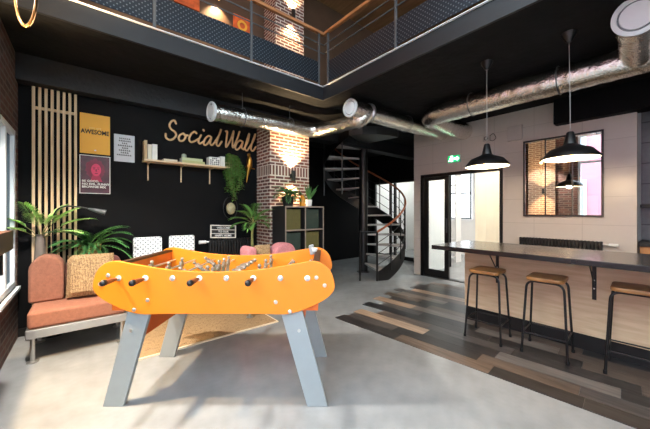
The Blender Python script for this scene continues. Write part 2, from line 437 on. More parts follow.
# brick chimney pier in front of the black wall, with a soldier course
mb = MB(); mb.box(2.306, 3.08, 4.2, YS+.05, 0, 1.98); mb.box(2.306, 3.08, 4.2, YS+.05, 2.16, 2.85)
mb.m = 1; mb.box(2.306, 3.08, 4.2, YS+.05, 1.98, 2.16)
struct('brick_column', mb, [BRICK, BRICKS])
struct('brick_column.001', MB().box(2.575, 3.18, 4.5, 4.97, ZF-.02, ZT), BRICK)
struct('brick_pier', MB().box(XL, XL+.05, 2.40, 3.14, 0, ZT), BRICKPALE)
# floor planking with staggered ends, laid a few degrees off the bar
PL = [wood_mat('plank_tone_%d' % i, a, b, .36, (30, 2.5, 30)) for i, (a, b) in enumerate([
    ((58, 54, 53), (86, 81, 78)), ((36, 34, 34), (60, 57, 56)), ((98, 90, 83), (130, 119, 110)), ((74, 62, 54), (104, 90, 79)),
    ((150, 126, 104), (178, 152, 128)), ((28, 27, 28), (46, 44, 45))])]
rot = Matrix.Translation((2.53, 2.87, 0)) @ Matrix.Rotation(R(4.4), 4, 'Z')
mb = MB(); mb.M = rot; rr = random.Random(5)
tone_first = [1, 0, 4, 3, 5, 0, 4, 1, 3, 2, 0, 4, 5, 1, 0, 3]
for i in range(16):
    y = [0, -.06, -.02, -.28, .10, -.1, .16, 0, .2, .05, .22, 0, .1, .1, 0, 0][i]
    first = True
    while y > -6.0:
        L = rr.uniform(.6, 1.05) if not first else rr.uniform(.55, 1.1)
        mb.m = tone_first[i] if first else rr.choice([t_ for t_ in (0, 1, 2, 3, 5, 3, 1) if t_ != mb.m])
        x0 = i*.172
        mb.box(x0+.001, x0+.171, max(y-L, -6.2)+.001, y-.001, .0005, .006)
        y -= L; first = False
struct('floor_planking', mb, PL)

# windows
def window(name, plane, a0, a1, z0, z1, nv, nh, m=WINWHITE, depth=.07, bar=.06, pos=XL-.045, glass=None):
    f = MB()
    def bx(A0, A1, Z0, Z1):
        if plane == 'x': f.box(pos-depth/2, pos+depth/2, A0, A1, Z0, Z1)
        else: f.box(A0, A1, pos-depth/2, pos+depth/2, Z0, Z1)
    bx(a0, a0+bar, z0, z1); bx(a1-bar, a1, z0, z1); bx(a0+bar, a1-bar, z0, z0+bar); bx(a0+bar, a1-bar, z1-bar, z1)
    for i in range(1, nv):
        c = a0+(a1-a0)*i/nv; bx(c-bar/2, c+bar/2, z0+bar, z1-bar)
    for h in nh: bx(a0+bar, a1-bar, h-bar/2, h+bar/2)
    o = struct(name, f, m)
    g = MB()
    if plane == 'x': g.quad((pos, a0, z0), (pos, a1, z0), (pos, a1, z1), (pos, a0, z1))
    else: g.quad((a0, pos, z0), (a1, pos, z0), (a1, pos, z1), (a0, pos, z1))
    g.build('glass', glass or GLASS, o)
    s_ = MB()
    if plane == 'x': s_.box(XL-.24, XL+.03, a0+.002, a1-.002, z0-.03, z0)
    else: s_.box(a0, a1, -3.74, -3.47, z0-.03, z0)
    s_.build('sill', m, o)
    return o
window('window_1', 'x', *W_CORNER, 2, [], glass=DIMGLASS)
window('window_2', 'x', *W_TALL, 5, [2.9])
window('window_3', 'x', *W_UP, 5, [])
window('window_fill', 'y', *W_FILL, 4, [], pos=-3.62)

# street outside: pavement and the pink house opposite
struct('ground', MB().box(-30, XL-.25, -25, 25, -.3, -.02).box(XL-.25, 12, -25, -3.75, -.3, -.02), mat('pavement', (150, 150, 150), .9))
house = thing('house', 'pink rendered house with white windows across the street, seen in the wall mirror', 'house', (-7.5, 0, -.02))
wm = [(y, z) for y in (-8.4, -6.0, -3.6, -1.4, .7, 3.05, 5.4) for z in (1.0, 3.9)]
f = MB(); f.box(-9.5, -7.5, -10, 7, 0, 6.2); f.build('facade', mat('pink_render', (190, 124, 136), .8, var=.05), house, world=True)
MB().box(-9.6, -7.3, -10.1, 7.1, 6.2, 6.5).build('roof', WHITE, house, world=True)
for y, z in wm:
    w = MB(); w.box(-7.55, -7.42, y-.55, y+.55, z, z+.1).box(-7.55, -7.42, y-.55, y+.55, z+1.8, z+1.9).box(-7.55, -7.42, y-.55, y-.45, z+.1, z+1.8).box(-7.55, -7.42, y+.45, y+.55, z+.1, z+1.8).box(-7.55, -7.42, y-.04, y+.04, z+.1, z+1.8)
    wo = w.build('window_surround', WHITE, house, world=True)
    MB().box(-7.5, -7.47, y-.45, y+.45, z+.1, z+1.8).build('pane', mat('house_glass', (150, 165, 178), .1), wo, world=True)
#NEXT
# ------------------------------------------------------------------ foosball table
def smooth_closed(P, n=4):
    N = len(P); out = []
    for i in range(N):
        a, b, c, d = [Vector((*P[(i+k) % N], 0)) for k in (-1, 0, 1, 2)]
        for k in range(n):
            t = k/n; q = .5*((2*b)+(c-a)*t+(2*a-5*b+4*c-d)*t*t+(3*b-a-3*c+d)*t**3); out.append((q.x, q.y))
    return out
tb = thing('foosball_table', 'orange foosball table with grey slanted legs and metal players', 'foosball table', (.955, 2.399, 0), R(-39.42))
half = [(.004-.004, .9695), (.306, .984), (.553, 1.022), (.712, 1.046), (.807, 1.0), (.85, .906), (.842, .828), (.744, .751), (.545, .675), (.3, .673)]
outl = half + [(-x, z) for x, z in half[::-1][:-1]]
outl = smooth_closed(outl)
for y0, y1, nm in ((-.40, -.375, 'front_panel'), (.375, .40, 'rear_panel')):
    MB().prism(outl, y0, y1).build(nm, ORANGE, tb, bevel=.004)
MB().box(-.70, .70, -.375, .375, .69, .74).build('cabinet_bottom', ORANGEIN, tb)
MB().box(-.69, .69, -.37, .37, .741, .80).build('playing_field', mat('green_field', (70, 120, 70), .5), tb)
for s in (-1, 1):
    e = MB().box(min(s*.70, s*.735), max(s*.70, s*.735), -.375, .375, .69, 1.005).build('end_wall', ORANGEIN, tb)
    MB().box(min(s*.695, s*.745), max(s*.695, s*.745), -.375, .375, 1.005, 1.025).build('rim_strip', DARKWOOD, e)
    MB().box(min(s*.694, s*.699), max(s*.694, s*.699), -.12, .12, .81, .90).build('goal', BLACKM, e)
    MB().box(min(s*.575, s*.61), max(s*.575, s*.61), -.333, .333, .46, .69).build('cross_brace', ORANGEIN, tb)
    for t in (-1, 1):
        ya, yb = (min(t*.335, t*.372), max(t*.335, t*.372))
        xb0, xb1, xt0, xt1 = s*.659, s*.806, s*.462, s*.62
        bot = [(xb0, ya, 0), (xb1, ya, 0), (xb1, yb, 0), (xb0, yb, 0)]; top = [(xt0, ya, .70), (xt1, ya, .70), (xt1, yb, .70), (xt0, yb, .70)]
        l = MB().hexa(bot, top).build('leg', GREYLEG, tb, bevel=.003)
        k = MB(); k.cyl((s*.60, t*.372, .545), (s*.60, t*.378, .545), .012, seg=14); k.build('bolt', CHROME, l)
# bolts on the outside of both panels
for t in (-1, 1):
    for bx_, bz in ((-.80, .885), (-.745, .945), (-.466, .771), (-.562, .703), (.725, .93), (.783, .875), (.438, .757), (.538, .69)):
        MB().lathe([(0, -.008*1), (.012, -.006), (.015, 0), (.0, 0)], (bx_, 0, bz), 14, 'y').build('bolt', CHROME, tb, smooth=True).location = (0, t*.4, 0) if t < 0 else (0, .408, 0)
# players: one figure, copied along the rods
def player_mb():
    p = MB()
    p.hexa([(-.018, -.012, -.105), (.018, -.012, -.105), (.018, .012, -.105), (-.018, .012, -.105)], [(-.014, -.014, -.045), (.014, -.014, -.045), (.014, .014, -.045), (-.014, .014, -.045)])
    p.hexa([(-.012, -.015, -.045), (.012, -.015, -.045), (.012, .015, -.045), (-.012, .015, -.045)], [(-.015, -.026, .035), (.015, -.026, .035), (.015, .026, .035), (-.015, .026, .035)])
    for q in (-1, 1): p.tube([(0, q*.024, .028), (.004, q*.03, .0), (.008, q*.026, -.03)], .008, 8)
    p.cyl((0, 0, .034), (0, 0, .045), .009, seg=10); p.sphere((0, 0, .06), .018, 12)
    return p
proto = None
rows = [1, 2, 3, 5, 5, 3, 2, 1]
tilt = [.3, .15, -.9, .1, 1.2, .0, .9, .1]
for i in range(8):
    x = -.669+.19*i; mine = i in (0, 1, 3, 5)
    y0, y1 = (-.535, .47) if mine else (-.43, .60)
    rod = MB().cyl((x, -.52 if mine else -.43, .927), (x, .43 if mine else .52, .927), .008, seg=12).build('rod', CHROME, tb, smooth=True)
    for t in (-1, 1):
        MB().lathe([(0, 0), (.012, 0), (.02, .004), (.02, .012), (0, .012)], (x, t*.406-.006, .927), 16, 'y').build('bearing', WHITE if i % 2 else CHROME, rod, smooth=True)
    hy = -.53 if mine else .53; sg = -1 if mine else 1
    MB().lathe([(0, 0), (.011, 0), (.014, sg*.02), (.018, sg*.07), (.02, sg*.1), (0, sg*.1)], (x, hy-sg*.1, .927), 14, 'y').build('handle', wood_mat('handle_wood', (96, 50, 24), (140, 78, 40)) if 'handle_wood' not in MATS else MATS['handle_wood'], rod, smooth=True)
    MB().sphere((x, hy+sg*.015, .927), .022, 14).build('knob', BLACKM, rod, smooth=True)
    n = rows[i]
    for k in range(n):
        y = 0 if n == 1 else -.24+.48*k/(n-1) if n > 2 else (-.11, .11)[k]
        if proto is None:
            o = proto = player_mb().build('player', BRONZE, rod, smooth=True)
        else:
            o = proto.copy(); COL.objects.link(o); o.parent = rod
        o.scale = (.85, .85, .85); o.location = (x, y*(1 if n > 2 else 1)+.03*((i % 3)-1), .927); o.rotation_euler = (0, tilt[i], 0)
b = MB().cbox((.662, .30, 1.035), (.045, .06, .09), Matrix.Rotation(R(-12), 4, 'Y')).build('score_counter', GREYLEG, tb, bevel=.005)
MB().lathe([(0, 0), (.02, 0), (.028, .03), (.024, .03), (.018, .006), (0, .006)], (.69, .25, 1.026), 16).build('ball_cup', WHITE, tb, smooth=True)

# ------------------------------------------------------------------ jute rug
rug = MB().box(.385, 1.87, 3.235, 4.53, .0005, .012).build('rug', JUTE); tag(rug, 'natural jute rug lying under the foosball table legs and pink armchair', 'rug')
tr = MB().box(.37, 1.885, 3.215, 3.235, .0005, .014).box(.37, .385, 3.235, 4.53, .0005, .014).box(1.87, 1.885, 3.235, 4.53, .0005, .014)
tr.build('binding', mat('rug_binding', (226, 212, 184), .9), rug)

# ------------------------------------------------------------------ low armchairs on aluminium frames
def dprof(w, h, n=10, r=.12):
    """D-shaped bolster cross-section with rounded top"""
    out = [(0, 0), (w, 0), (w, h-w*.55)]
    for k in range(1, n):
        a = math.pi*k/n; out.append((w/2+w/2*math.cos(a), h-w*.55+w*.55*math.sin(a)))
    out.append((0, h-w*.55)); return out
def armchair(label, loc, w, d, z0, fab, fab2, boards, top=.47, floor=0.):
    t = thing('low_armchair', label, 'armchair', loc)
    f = MB(); f.box(0, w, 0, .035, z0, z0+.085).box(0, w, d-.035, d, z0, z0+.085).box(0, .035, .035, d-.035, z0, z0+.085).box(w-.035, w, .035, d-.035, z0, z0+.085)
    f.build('frame', ALU, t, bevel=.008)
    MB().box(.035, w-.035, .035, d-.035, z0+.03, z0+.06).build('slat_base', BLACKM, t)
    for x in (.045, w-.045):
        for y in (.05, d-.05):
            floor = -.0135 if loc[0]+x > 1.88 else 0.
            l = MB().cyl((x, y, floor+.006), (x, y, z0+.04), .018, seg=18).build('leg', ALU, t, smooth=True)
            MB().lathe([(0, .0), (.045, .0), (.045, .006), (.02, .012), (0, .012)], (x, y, floor+.001), 20).build('foot_plate', ALU, l, smooth=True)
    c = MB().box(.01, w-.01, .005, d-.01, z0+.086, top).build('seat_cushion', fab, t, bevel=.03, seg=4)
    p = MB(); p.tube([(.02, .012, (z0+.086+top)/2+.0), (w-.02, .012, (z0+.086+top)/2)], .004, 6); p.build('seam', fab2, c)
    for (kind, prof, y0, y1, m) in boards:
        MB().prism(prof, y0, y1).build(kind, m, t, bevel=.025, smooth=True, seg=4)
    return t
def shift(P, dx, dz): return [(x+dx, z+dz) for x, z in P]
armchair('terracotta low armchair with silver frame in front of wooden slats', (-.42, 3.76, 0), .77, .64, .225, TERRA, TERRADK,
         [('arm_bolster', shift(dprof(.27, .47), -.02, .471), .36, .62, TERRA),
          ('back_bolster', shift(rounded(.50, .40, .08, 5), .505, .672), .50, .63, TERRADK)])
armchair('dusty pink low armchair in front of the green cubby shelf', (1.62, 3.52, .014), .70, .5, .225, PINK, PINK,
         [('back_bolster', shift(rounded(.34, .46, .15, 6), .58, .702), .02, .22, PINK),
          ('arm_bolster', shift(rounded(.13, .44, .06, 6), .075, .692), .03, .30, PINK)], floor=0.)
def cushion(label, loc, w, d, h, rz, tilt_, m=WOVEN):
    t = MB(); t.add(*puff(w, d, h)); o = t.build('woven_cushion', m, smooth=True)
    o.location = loc; o.rotation_euler = (tilt_, 0, rz); return tag(o, label, 'cushion')
cushion('woven straw cushion on the terracotta armchair', (.05, 4.08, .71), .40, .14, .44, R(-6), R(-14))
cushion('woven straw cushion between pink bolsters in front of the potted palm', (1.887, 3.645, .705), .245, .12, .46, 0, R(-5))

# ------------------------------------------------------------------ patterned chairs
def pattern_chair(label, loc):
    t = thing('patterned_chair', label, 'chair', loc, 0, 'patterned chairs against the black wall')
    b = MB(); b.prism(rounded(.33, .46, .025, 4, 0, .81), -.03, .03); b.build('backrest', PATTERN, t, bevel=.012)
    MB().prism([(a, c) for a, c in rounded(.34, .36, .05, 4, 0, -.19)], .43, .49, 'xy').build('seat', PATTERN, t, bevel=.015)
    for x in (-.14, .14):
        for y in (-.34, 0):
            MB().tube([(x, y, .43), (x*1.08, y+(-.01 if y else .01), .001)], [.016, .011], 12).build('leg', PINE, t, smooth=True)
        MB().box(x-.012, x+.012, -.012, .012, .43, .62).build('back_support', PINE, t)
    return t
c1 = pattern_chair('grey and white patterned chair beside the fern basket', (.645, 4.50, .013))
dup(c1, (1.065, 4.50, .013), label='grey and white patterned chair beside the black radiator')

# ------------------------------------------------------------------ slatted wood screen
t = thing('slat_screen', 'tall screen of pale vertical wood slats on the black wall', 'wall slats', (-.27, 4.66, 0))
for i in range(8):
    x = -.448+i*.0515
    MB().box(x-.0125, x+.0125, 4.615, 4.645, .05, 2.805).build('slat', SLAT, t, world=True)
for z in (2.56, .35): MB().box(-.46, -.075, 4.6455, 4.668, z, z+.03).build('crossbar', SLAT, t, world=True)

# ------------------------------------------------------------------ posters
def poster(name, label, x0, x1, z0, z1, m, frame=None):
    t = thing(name, label, 'poster', ((x0+x1)/2, YS-.004, z0))
    MB().box(x0, x1, YS-.008, YS-.001, z0, z1).build('sheet', m, t, world=True)
    if frame:
        w = .008; f = MB().box(x0-w, x0, YS-.014, YS-.001, z0-w, z1+w).box(x1, x1+w, YS-.014, YS-.001, z0-w, z1+w).box(x0, x1, YS-.014, YS-.001, z0-w, z0).box(x0, x1, YS-.014, YS-.001, z1, z1+w)
        f.build('border', frame, t, world=True)
    return t
def on_wall(x, z, y=YS-.009): return Matrix.Translation((x, y, z)) @ FACE_FRONT
YEL = mat('poster_yellow', (240, 172, 34), .5, var=.04, scale=3)
p = poster('yellow_poster', 'yellow poster with the word AWESOME above the red portrait poster', -.049, .249, 2.115, 2.61, YEL)
text('AWESOME', .075, INK, p, on_wall(.1, 2.385), 'lettering', off=.0022, sx=.78)
text('you are', .04, mat('pale_yellow', (244, 206, 110), .6), p, on_wall(.1, 2.44), 'lettering')
MB().prism(rounded(.02, .014, .006, 3, .1, 2.16), YS-.0095, YS-.008).build('printed_mark', PAPER, p, world=True)
p = poster('portrait_poster', 'dark red poster of a curly haired face with white lettering', -.044, .244, 1.625, 2.085, mat('poster_maroon', (74, 22, 40), .4, var=.5, scale=9), PAPER)
def blob(cx, cz, a, b_, n=28, wob=0., sd=1):
    r_ = random.Random(sd); return [(cx+a*(1+wob*r_.uniform(-1, 1))*math.cos(2*math.pi*k/n), cz+b_*(1+wob*r_.uniform(-1, 1))*math.sin(2*math.pi*k/n)) for k in range(n)]
layers = [('printed_hair', blob(.10, 1.925, .095, .125, 34, .12, 3), (120, 30, 58)), ('printed_neck', [(.05, 1.77), (.17, 1.77), (.135, 1.87), (.08, 1.87)], (178, 40, 78)),
          ('printed_face', blob(.108, 1.915, .05, .078, 26), (222, 62, 104))]
for k, (nm, P_, c) in enumerate(layers):
    MB().prism(P_, YS-.0095-.0006*k, YS-.008).build(nm, mat(nm, c, .5), p, world=True)
f = MB()
for ex in (-.02, .022): f.prism(blob(.108+ex, 1.927, .010, .005, 10), YS-.0114, YS-.008); f.prism([(.108+ex-.013, 1.940), (.108+ex+.013, 1.942), (.108+ex+.012, 1.947), (.108+ex-.012, 1.945)], YS-.0114, YS-.008)
f.prism([(.104, 1.925), (.112, 1.925), (.118, 1.896), (.102, 1.896)], YS-.0112, YS-.008)
f.prism(blob(.11, 1.872, .017, .006, 12), YS-.0114, YS-.008)
f.build('printed_features', mat('features', (116, 20, 52), .5), p, world=True)
for k, (tx, zz) in enumerate((('BE GOOD,', 1.772), ('NO EVIL, FUNNY', 1.735), ('BROWNIE MIX', 1.70))):
    text(tx, .036, PAPER, p, on_wall(-.03, zz, YS-.012), 'lettering', align='LEFT', off=.0012)
p = poster('quote_poster', 'small pale grey poster with rows of dark print', .291, .516, 2.05, 2.405, mat('poster_pale', (206, 208, 212), .6, var=.03))
r_ = random.Random(4)
for k, wd in enumerate((.11, .12, .05, .14, .05, .12, .08, .16)):
    f = MB(); z = 2.355-k*.031; x = .403-wd/2
    while x < .403+wd/2:
        w_ = r_.uniform(.009, .014); f.box(x, x+w_, YS-.0095, YS-.008, z-.009, z+.009); f.box(x+w_+.002, x+w_+.006, YS-.0095, YS-.008, z-.009, z-.003); x += w_+.011
    f.build('print', INK, p, world=True)

# ------------------------------------------------------------------ Social Wall lettering
LETTERS = [[[(1.021,2.668),(1.001,2.708),(0.961,2.689),(0.935,2.629),(0.955,2.578),(1.007,2.543),(1.021,2.496),(0.981,2.438),(0.931,2.42),(0.891,2.446),(0.887,2.496)]],[[(1.114,2.539),(1.072,2.509),(1.056,2.457),(1.081,2.425),(1.124,2.445),(1.15,2.504),(1.124,2.54),(1.114,2.534)],[(1.135,2.519),(1.181,2.523)]],[[(1.303,2.575),(1.272,2.593),(1.224,2.546),(1.199,2.473),(1.224,2.431),(1.274,2.45),(1.325,2.49)]],[[(1.37,2.558),(1.334,2.471),(1.348,2.426),(1.397,2.457)],[(1.404,2.644),(1.411,2.633)]],[[(1.524,2.548),(1.485,2.565),(1.436,2.522),(1.406,2.446),(1.429,2.414),(1.478,2.457),(1.524,2.545),(1.506,2.461),(1.531,2.429),(1.569,2.47)]],[[(1.569,2.47),(1.644,2.603),(1.676,2.702),(1.622,2.539),(1.603,2.456),(1.637,2.432),(1.686,2.507)]],[[(1.75,2.683),(1.775,2.68),(1.765,2.574),(1.755,2.429),(1.831,2.559),(1.883,2.711),(1.864,2.564),(1.87,2.435),(1.935,2.575),(1.982,2.715)]],[[(2.042,2.553),(1.993,2.572),(1.94,2.525),(1.909,2.445),(1.935,2.411),(1.988,2.456),(2.042,2.551),(2.017,2.46),(2.055,2.432)]],[[(2.055,2.432),(2.129,2.579),(2.154,2.714),(2.099,2.549),(2.077,2.448),(2.115,2.422),(2.165,2.491)]],[[(2.165,2.491),(2.241,2.623),(2.267,2.727),(2.207,2.565),(2.185,2.457),(2.224,2.431),(2.276,2.506)]]]
t = thing('wall_lettering', 'plywood script lettering that reads Social Wall on the black wall', 'wall sign', (1.58, YS-.02, 2.4))
for strokes in LETTERS:
    m_ = MB()
    for st in strokes:
        P_ = catmull([(x, YS-.024, z) for x, z in st], 5) if len(st) > 2 else [Vector((x, YS-.024, z)) for x, z in st]
        m_.tube(P_, .0145, 10); m_.sphere(P_[0], .0145, 10); m_.sphere(P_[-1], .0145, 10)
    m_.build('letter', SIGNWOOD, t, world=True, smooth=True)

# ------------------------------------------------------------------ wall shelf and what stands on it
t = thing('wall_shelf', 'pale wooden wall shelf on three brackets under the lettering', 'shelf', (1.19, YS, 2.08))
MB().box(.60, 1.78, 4.45, YS-.001, 2.062, 2.086).build('board', PINE, t, world=True, bevel=.002)
for x in (.67, 1.09, 1.50):
    k = MB().box(x-.008, x+.008, 4.47, YS-.002, 2.04, 2.0615).box(x-.008, x+.008, YS-.025, YS-.002, 1.82, 2.035)
    k.build('bracket', PINE, t, world=True, bevel=.003)
def block(name, label, cat, x0, x1, y0, y1, z0, z1, m, group=None, page=None):
    if page:
        t = thing(name, label, cat, ((x0+x1)/2, (y0+y1)/2, z0), 0, group)
        if x1-x0 < z1-z0:
            MB().box(x0, x0+.003, y0, y1, z0, z1).box(x1-.003, x1, y0, y1, z0, z1).box(x0+.003, x1-.003, y0, y0+.003, z0, z1).build('cover', m, t, world=True)
            MB().box(x0+.003, x1-.003, y0+.003, y1-.004, z0+.003, z1-.004).build('pages', PAPER, t, world=True)
        else:
            MB().box(x0, x1, y0, y1, z0, z0+.003).box(x0, x1, y0, y1, z1-.003, z1).box(x0, x1, y0, y0+.003, z0+.003, z1-.003).build('cover', m, t, world=True)
            MB().box(x0+.004, x1-.004, y0+.003, y1-.004, z0+.003, z1-.003).build('pages', PAPER, t, world=True)
        return t
    o = MB().box(x0, x1, y0, y1, z0, z1).build(name, m, bevel=.002); return tag(o, label, cat, group)
zs = 2.0865; G = 'books on the wall shelf'
block('book', 'tall tan book standing at the outer end of the wall shelf', 'book', .605, .638, 4.48, 4.64, zs, zs+.25, mat('tan_cover', (190, 160, 120), .6), G, True)
block('book', 'cream book standing second from the outer end of the wall shelf', 'book', .645, .69, 4.48, 4.64, zs, zs+.20, mat('cream_cover', (220, 212, 192), .6), G, True)
block('book', 'white book standing third, innermost of the upright books', 'book', .695, .755, 4.48, 4.64, zs, zs+.21, mat('white_cover', (226, 224, 216), .6), G, True)
block('book', 'single cream book lying flat beside the upright books', 'book', .83, 1.0, 4.47, 4.63, zs, zs+.028, mat('cream_cover_flat', (214, 204, 182), .6), G, True)
block('book', 'wide olive book lying at the bottom of the flat pile', 'book', 1.055, 1.37, 4.46, 4.64, zs, zs+.035, mat('olive_cover', (176, 176, 120), .6), G, True)
block('book', 'pale green book lying on top of the flat pile', 'book', 1.06, 1.34, 4.47, 4.63, zs+.0355, zs+.075, mat('green_cover', (190, 196, 150), .6), G, True)
def tumbler(label, x, y, z):
    o = MB().lathe([(0, 0), (.03, 0), (.035, .02), (.03, .05), (.015, .06), (0, .06)], (x, y, z), 16).build('pebble_ornament', mat('stone', (170, 172, 150), .6), smooth=True); tag(o, label, 'ornament')
tumbler('small grey stone ornament on top of the flat book pile', 1.10, 4.53, zs+.0755)
bx_ = thing('letter_box', 'white box with black letter print on the wall shelf', 'box', (1.53, 4.55, zs))
MB().box(1.44, 1.60, 4.48, 4.62, zs, zs+.13).build('body', PAPER, bx_, world=True, bevel=.003)
f = MB(); r_ = random.Random(9)
for i in range(5):
    for j in range(4):
        if r_.random() < .8:
            x = 1.452+i*.029; z = zs+.012+j*.029; f.box(x, x+r_.uniform(.014, .022), 4.4785, 4.48, z, z+.019)
f.build('printed_letters', INK, bx_, world=True)
block('white_box', 'plain cream box on the wall shelf beside the trailing ivy', 'box', 1.61, 1.68, 4.49, 4.62, zs, zs+.155, mat('plain_box', (226, 222, 210), .6), None, None)

def leaf(mb, p, d, up, L, w, fold=.15, droop=.0):
    d = d.normalized(); s_ = d.cross(up).normalized(); u = s_.cross(d)
    a = p; m1 = p+d*L*.45; t_ = p+d*L-u*droop*L
    mb.add([a, m1+s_*w/2+u*w*fold, t_, m1-s_*w/2+u*w*fold, m1], [(0, 1, 4), (1, 2, 4), (2, 3, 4), (3, 0, 4)])
# ivy
iv = thing('trailing_ivy', 'green ivy trailing down from the end of the wall shelf', 'plant', (1.80, 4.55, zs))
MB().lathe([(0, 0), (.05, 0), (.065, .1), (.06, .1), (.047, .01), (0, .01)], (1.755, 4.56, zs), 20).build('pot', CREAM, iv, world=True, smooth=True)
f = MB(); s2 = MB(); r_ = random.Random(3)
for k in range(44):
    x = 1.755+r_.uniform(-.06, .06); y = 4.54+r_.uniform(-.07, .05)
    ex = 1.70+.25*r_.random(); ey = r_.uniform(4.40, 4.60); ez = 2.16-r_.uniform(.2, .60)*(1 if .2 < (ex-1.69)/.26 < .75 else .7)
    P_ = catmull([(x, y, zs+.1), ((x+ex)/2, (y+ey)/2-.03, zs+.15+r_.uniform(0, .06)), (ex, ey, 2.1), (ex+r_.uniform(-.03, .03), ey, (2.1+ez)/2), (ex+r_.uniform(-.02, .02), ey, ez)], 5)
    s2.tube(P_, .0022, 4)
    for q in densify(P_, .022):
        for _ in range(2):
            a = r_.uniform(0, 6.28); d_ = Vector((math.cos(a), math.sin(a)*.8-.3, -.4))
            leaf(f, q, d_, Vector((0, 0, 1)), r_.uniform(.035, .055), r_.uniform(.03, .042))
f.build('foliage', LEAFMID, iv, world=True); s2.build('vines', STEM, iv, world=True)
# round pot in a black wire ring hung under the ivy
wp = thing('wall_planter', 'round tan pot in a black wire ring hung under the ivy', 'planter', (1.81, 4.56, 1.36))
MB().sphere((1.81, 4.585, 1.44), .072, 20, (1, 1, 1.35)).build('pot', mat('tan_pot', (176, 166, 128), .7, var=.2, scale=20), wp, world=True, smooth=True)
P_ = [(1.81+.115*math.sin(a), 4.60, 1.45+.175*math.cos(a)) for a in [2*math.pi*k/32 for k in range(33)]]
MB().tube(P_, .006, 8, False).tube([(1.81, 4.60, 1.624), (1.81, 4.66, 1.66)], .005, 8).build('wire_ring', BLACK, wp, world=True, smooth=True)
# gold parrot
pr = thing('parrot_figure', 'gold parrot figure perched on the black wall beside the brick pier', 'ornament', (2.13, 4.6, 1.9))
f = MB(); f.tube(catmull([(2.085, 4.60, 1.88), (2.10, 4.60, 2.0), (2.115, 4.595, 2.10), (2.125, 4.585, 2.18), (2.128, 4.58, 2.25), (2.122, 4.578, 2.30), (2.118, 4.576, 2.33)], 4), None, 14, True, lambda t_: .006+.036*math.sin(math.pi*min(1, t_*1.02))**1.4+.012*t_)
f.sphere((2.114, 4.572, 2.335), .030, 14); f.tube([(2.10, 4.55, 2.335), (2.08, 4.535, 2.325), (2.075, 4.532, 2.305)], [.013, .008, .002], 10)
f.build('body', GOLD, pr, world=True, smooth=True)
f = MB()
for q in (-1, 1): f.tube(catmull([(2.125+q*.026, 4.57, 2.25), (2.125+q*.032, 4.572, 2.16), (2.11+q*.02, 4.585, 2.06)], 4), None, 10, True, lambda t_: .003+.014*math.sin(math.pi*t_))
f.build('wing', GOLD, pr, world=True, smooth=True)
MB().tube([(2.04, 4.55, 2.13), (2.22, 4.58, 2.11)], .009, 10).tube([(2.15, 4.575, 2.12), (2.15, 4.668, 2.1)], .008, 10).build('perch', GOLD, pr, world=True, smooth=True)

# ------------------------------------------------------------------ radiators
def radiator(name, label, x0, x1, z0, z1, y, n, M=None):
    t = thing(name, label, 'radiator', ((x0+x1)/2, y, z0))
    w = (x1-x0)/n
    for i in range(n):
        m_ = MB().box(x0+i*w+.006, x0+(i+1)*w-.006, y-.09, y-.02, z0, z1); m_.build('column', BLACKM, t, world=True, bevel=.01)
    MB().box(x0, x1, y-.075, y-.035, z0+.03, z0+.06).box(x0, x1, y-.075, y-.035, z1-.06, z1-.03).build('header', BLACKM, t, world=True)
    for x in (x0+.1, x1-.1): MB().box(x-.015, x+.015, y-.03, y-.001, z1-.12, z1-.06).build('bracket', BLACKM, t, world=True)
    MB().box(x0+.08, x0+.1, y-.07, y-.05, .0, z0+.01).box(x1-.1, x1-.08, y-.07, y-.05, .0, z0+.01).build('foot', BLACKM, t, world=True)
    return t
rd = radiator('radiator', 'black column radiator under the welcome letter board', 1.47, 2.17, .16, .955, YS, 16)
v = MB().cyl((1.49, 4.61, .925), (1.42, 4.61, .925), .012, seg=12).cyl((1.43, 4.61, .925), (1.33, 4.61, .925), .024, .028, seg=18); v.build('valve', WHITE, rd, world=True, smooth=True)
# letter board
lb = thing('letter_board', 'pale framed letter board reading WELCOME TO OUR HAPPY HOME', 'letter board', (1.69, 4.60, .957))
M0 = Matrix.Translation((1.69, 4.585, 1.075)) @ Matrix.Rotation(R(-7), 4, 'X') @ Matrix.Rotation(R(3.2), 4, 'Y')
f = MB(); f.M = Matrix.Translation(-lb.location) @ M0
W_, H_ = .405, .205
f.box(-W_/2, W_/2, -.012, .012, -H_/2, -H_/2+.016).box(-W_/2, W_/2, -.012, .012, H_/2-.016, H_/2).box(-W_/2, -W_/2+.016, -.012, .012, -H_/2+.016, H_/2-.016).box(W_/2-.016, W_/2, -.012, .012, -H_/2+.016, H_/2-.016)
for z in (-.032, .028): f.box(-W_/2+.016, W_/2-.016, -.008, .008, z-.005, z+.005)
f.build('frame', mat('pale_frame', (220, 210, 198), .5), lb)
f = MB(); f.M = Matrix.Translation(-lb.location) @ M0; f.box(-W_/2+.014, W_/2-.014, .0, .008, -H_/2+.014, H_/2-.014); f.build('backing', BLACKM, lb)
for tx, z in (('WELCOME', .058), ('TO OUR', -.002), ('HAPPY HOME', -.063)):
    text(tx, .043, WHITE, lb, M0 @ Matrix.Translation((0, -.002, z)) @ FACE_FRONT, 'lettering', off=.0006)

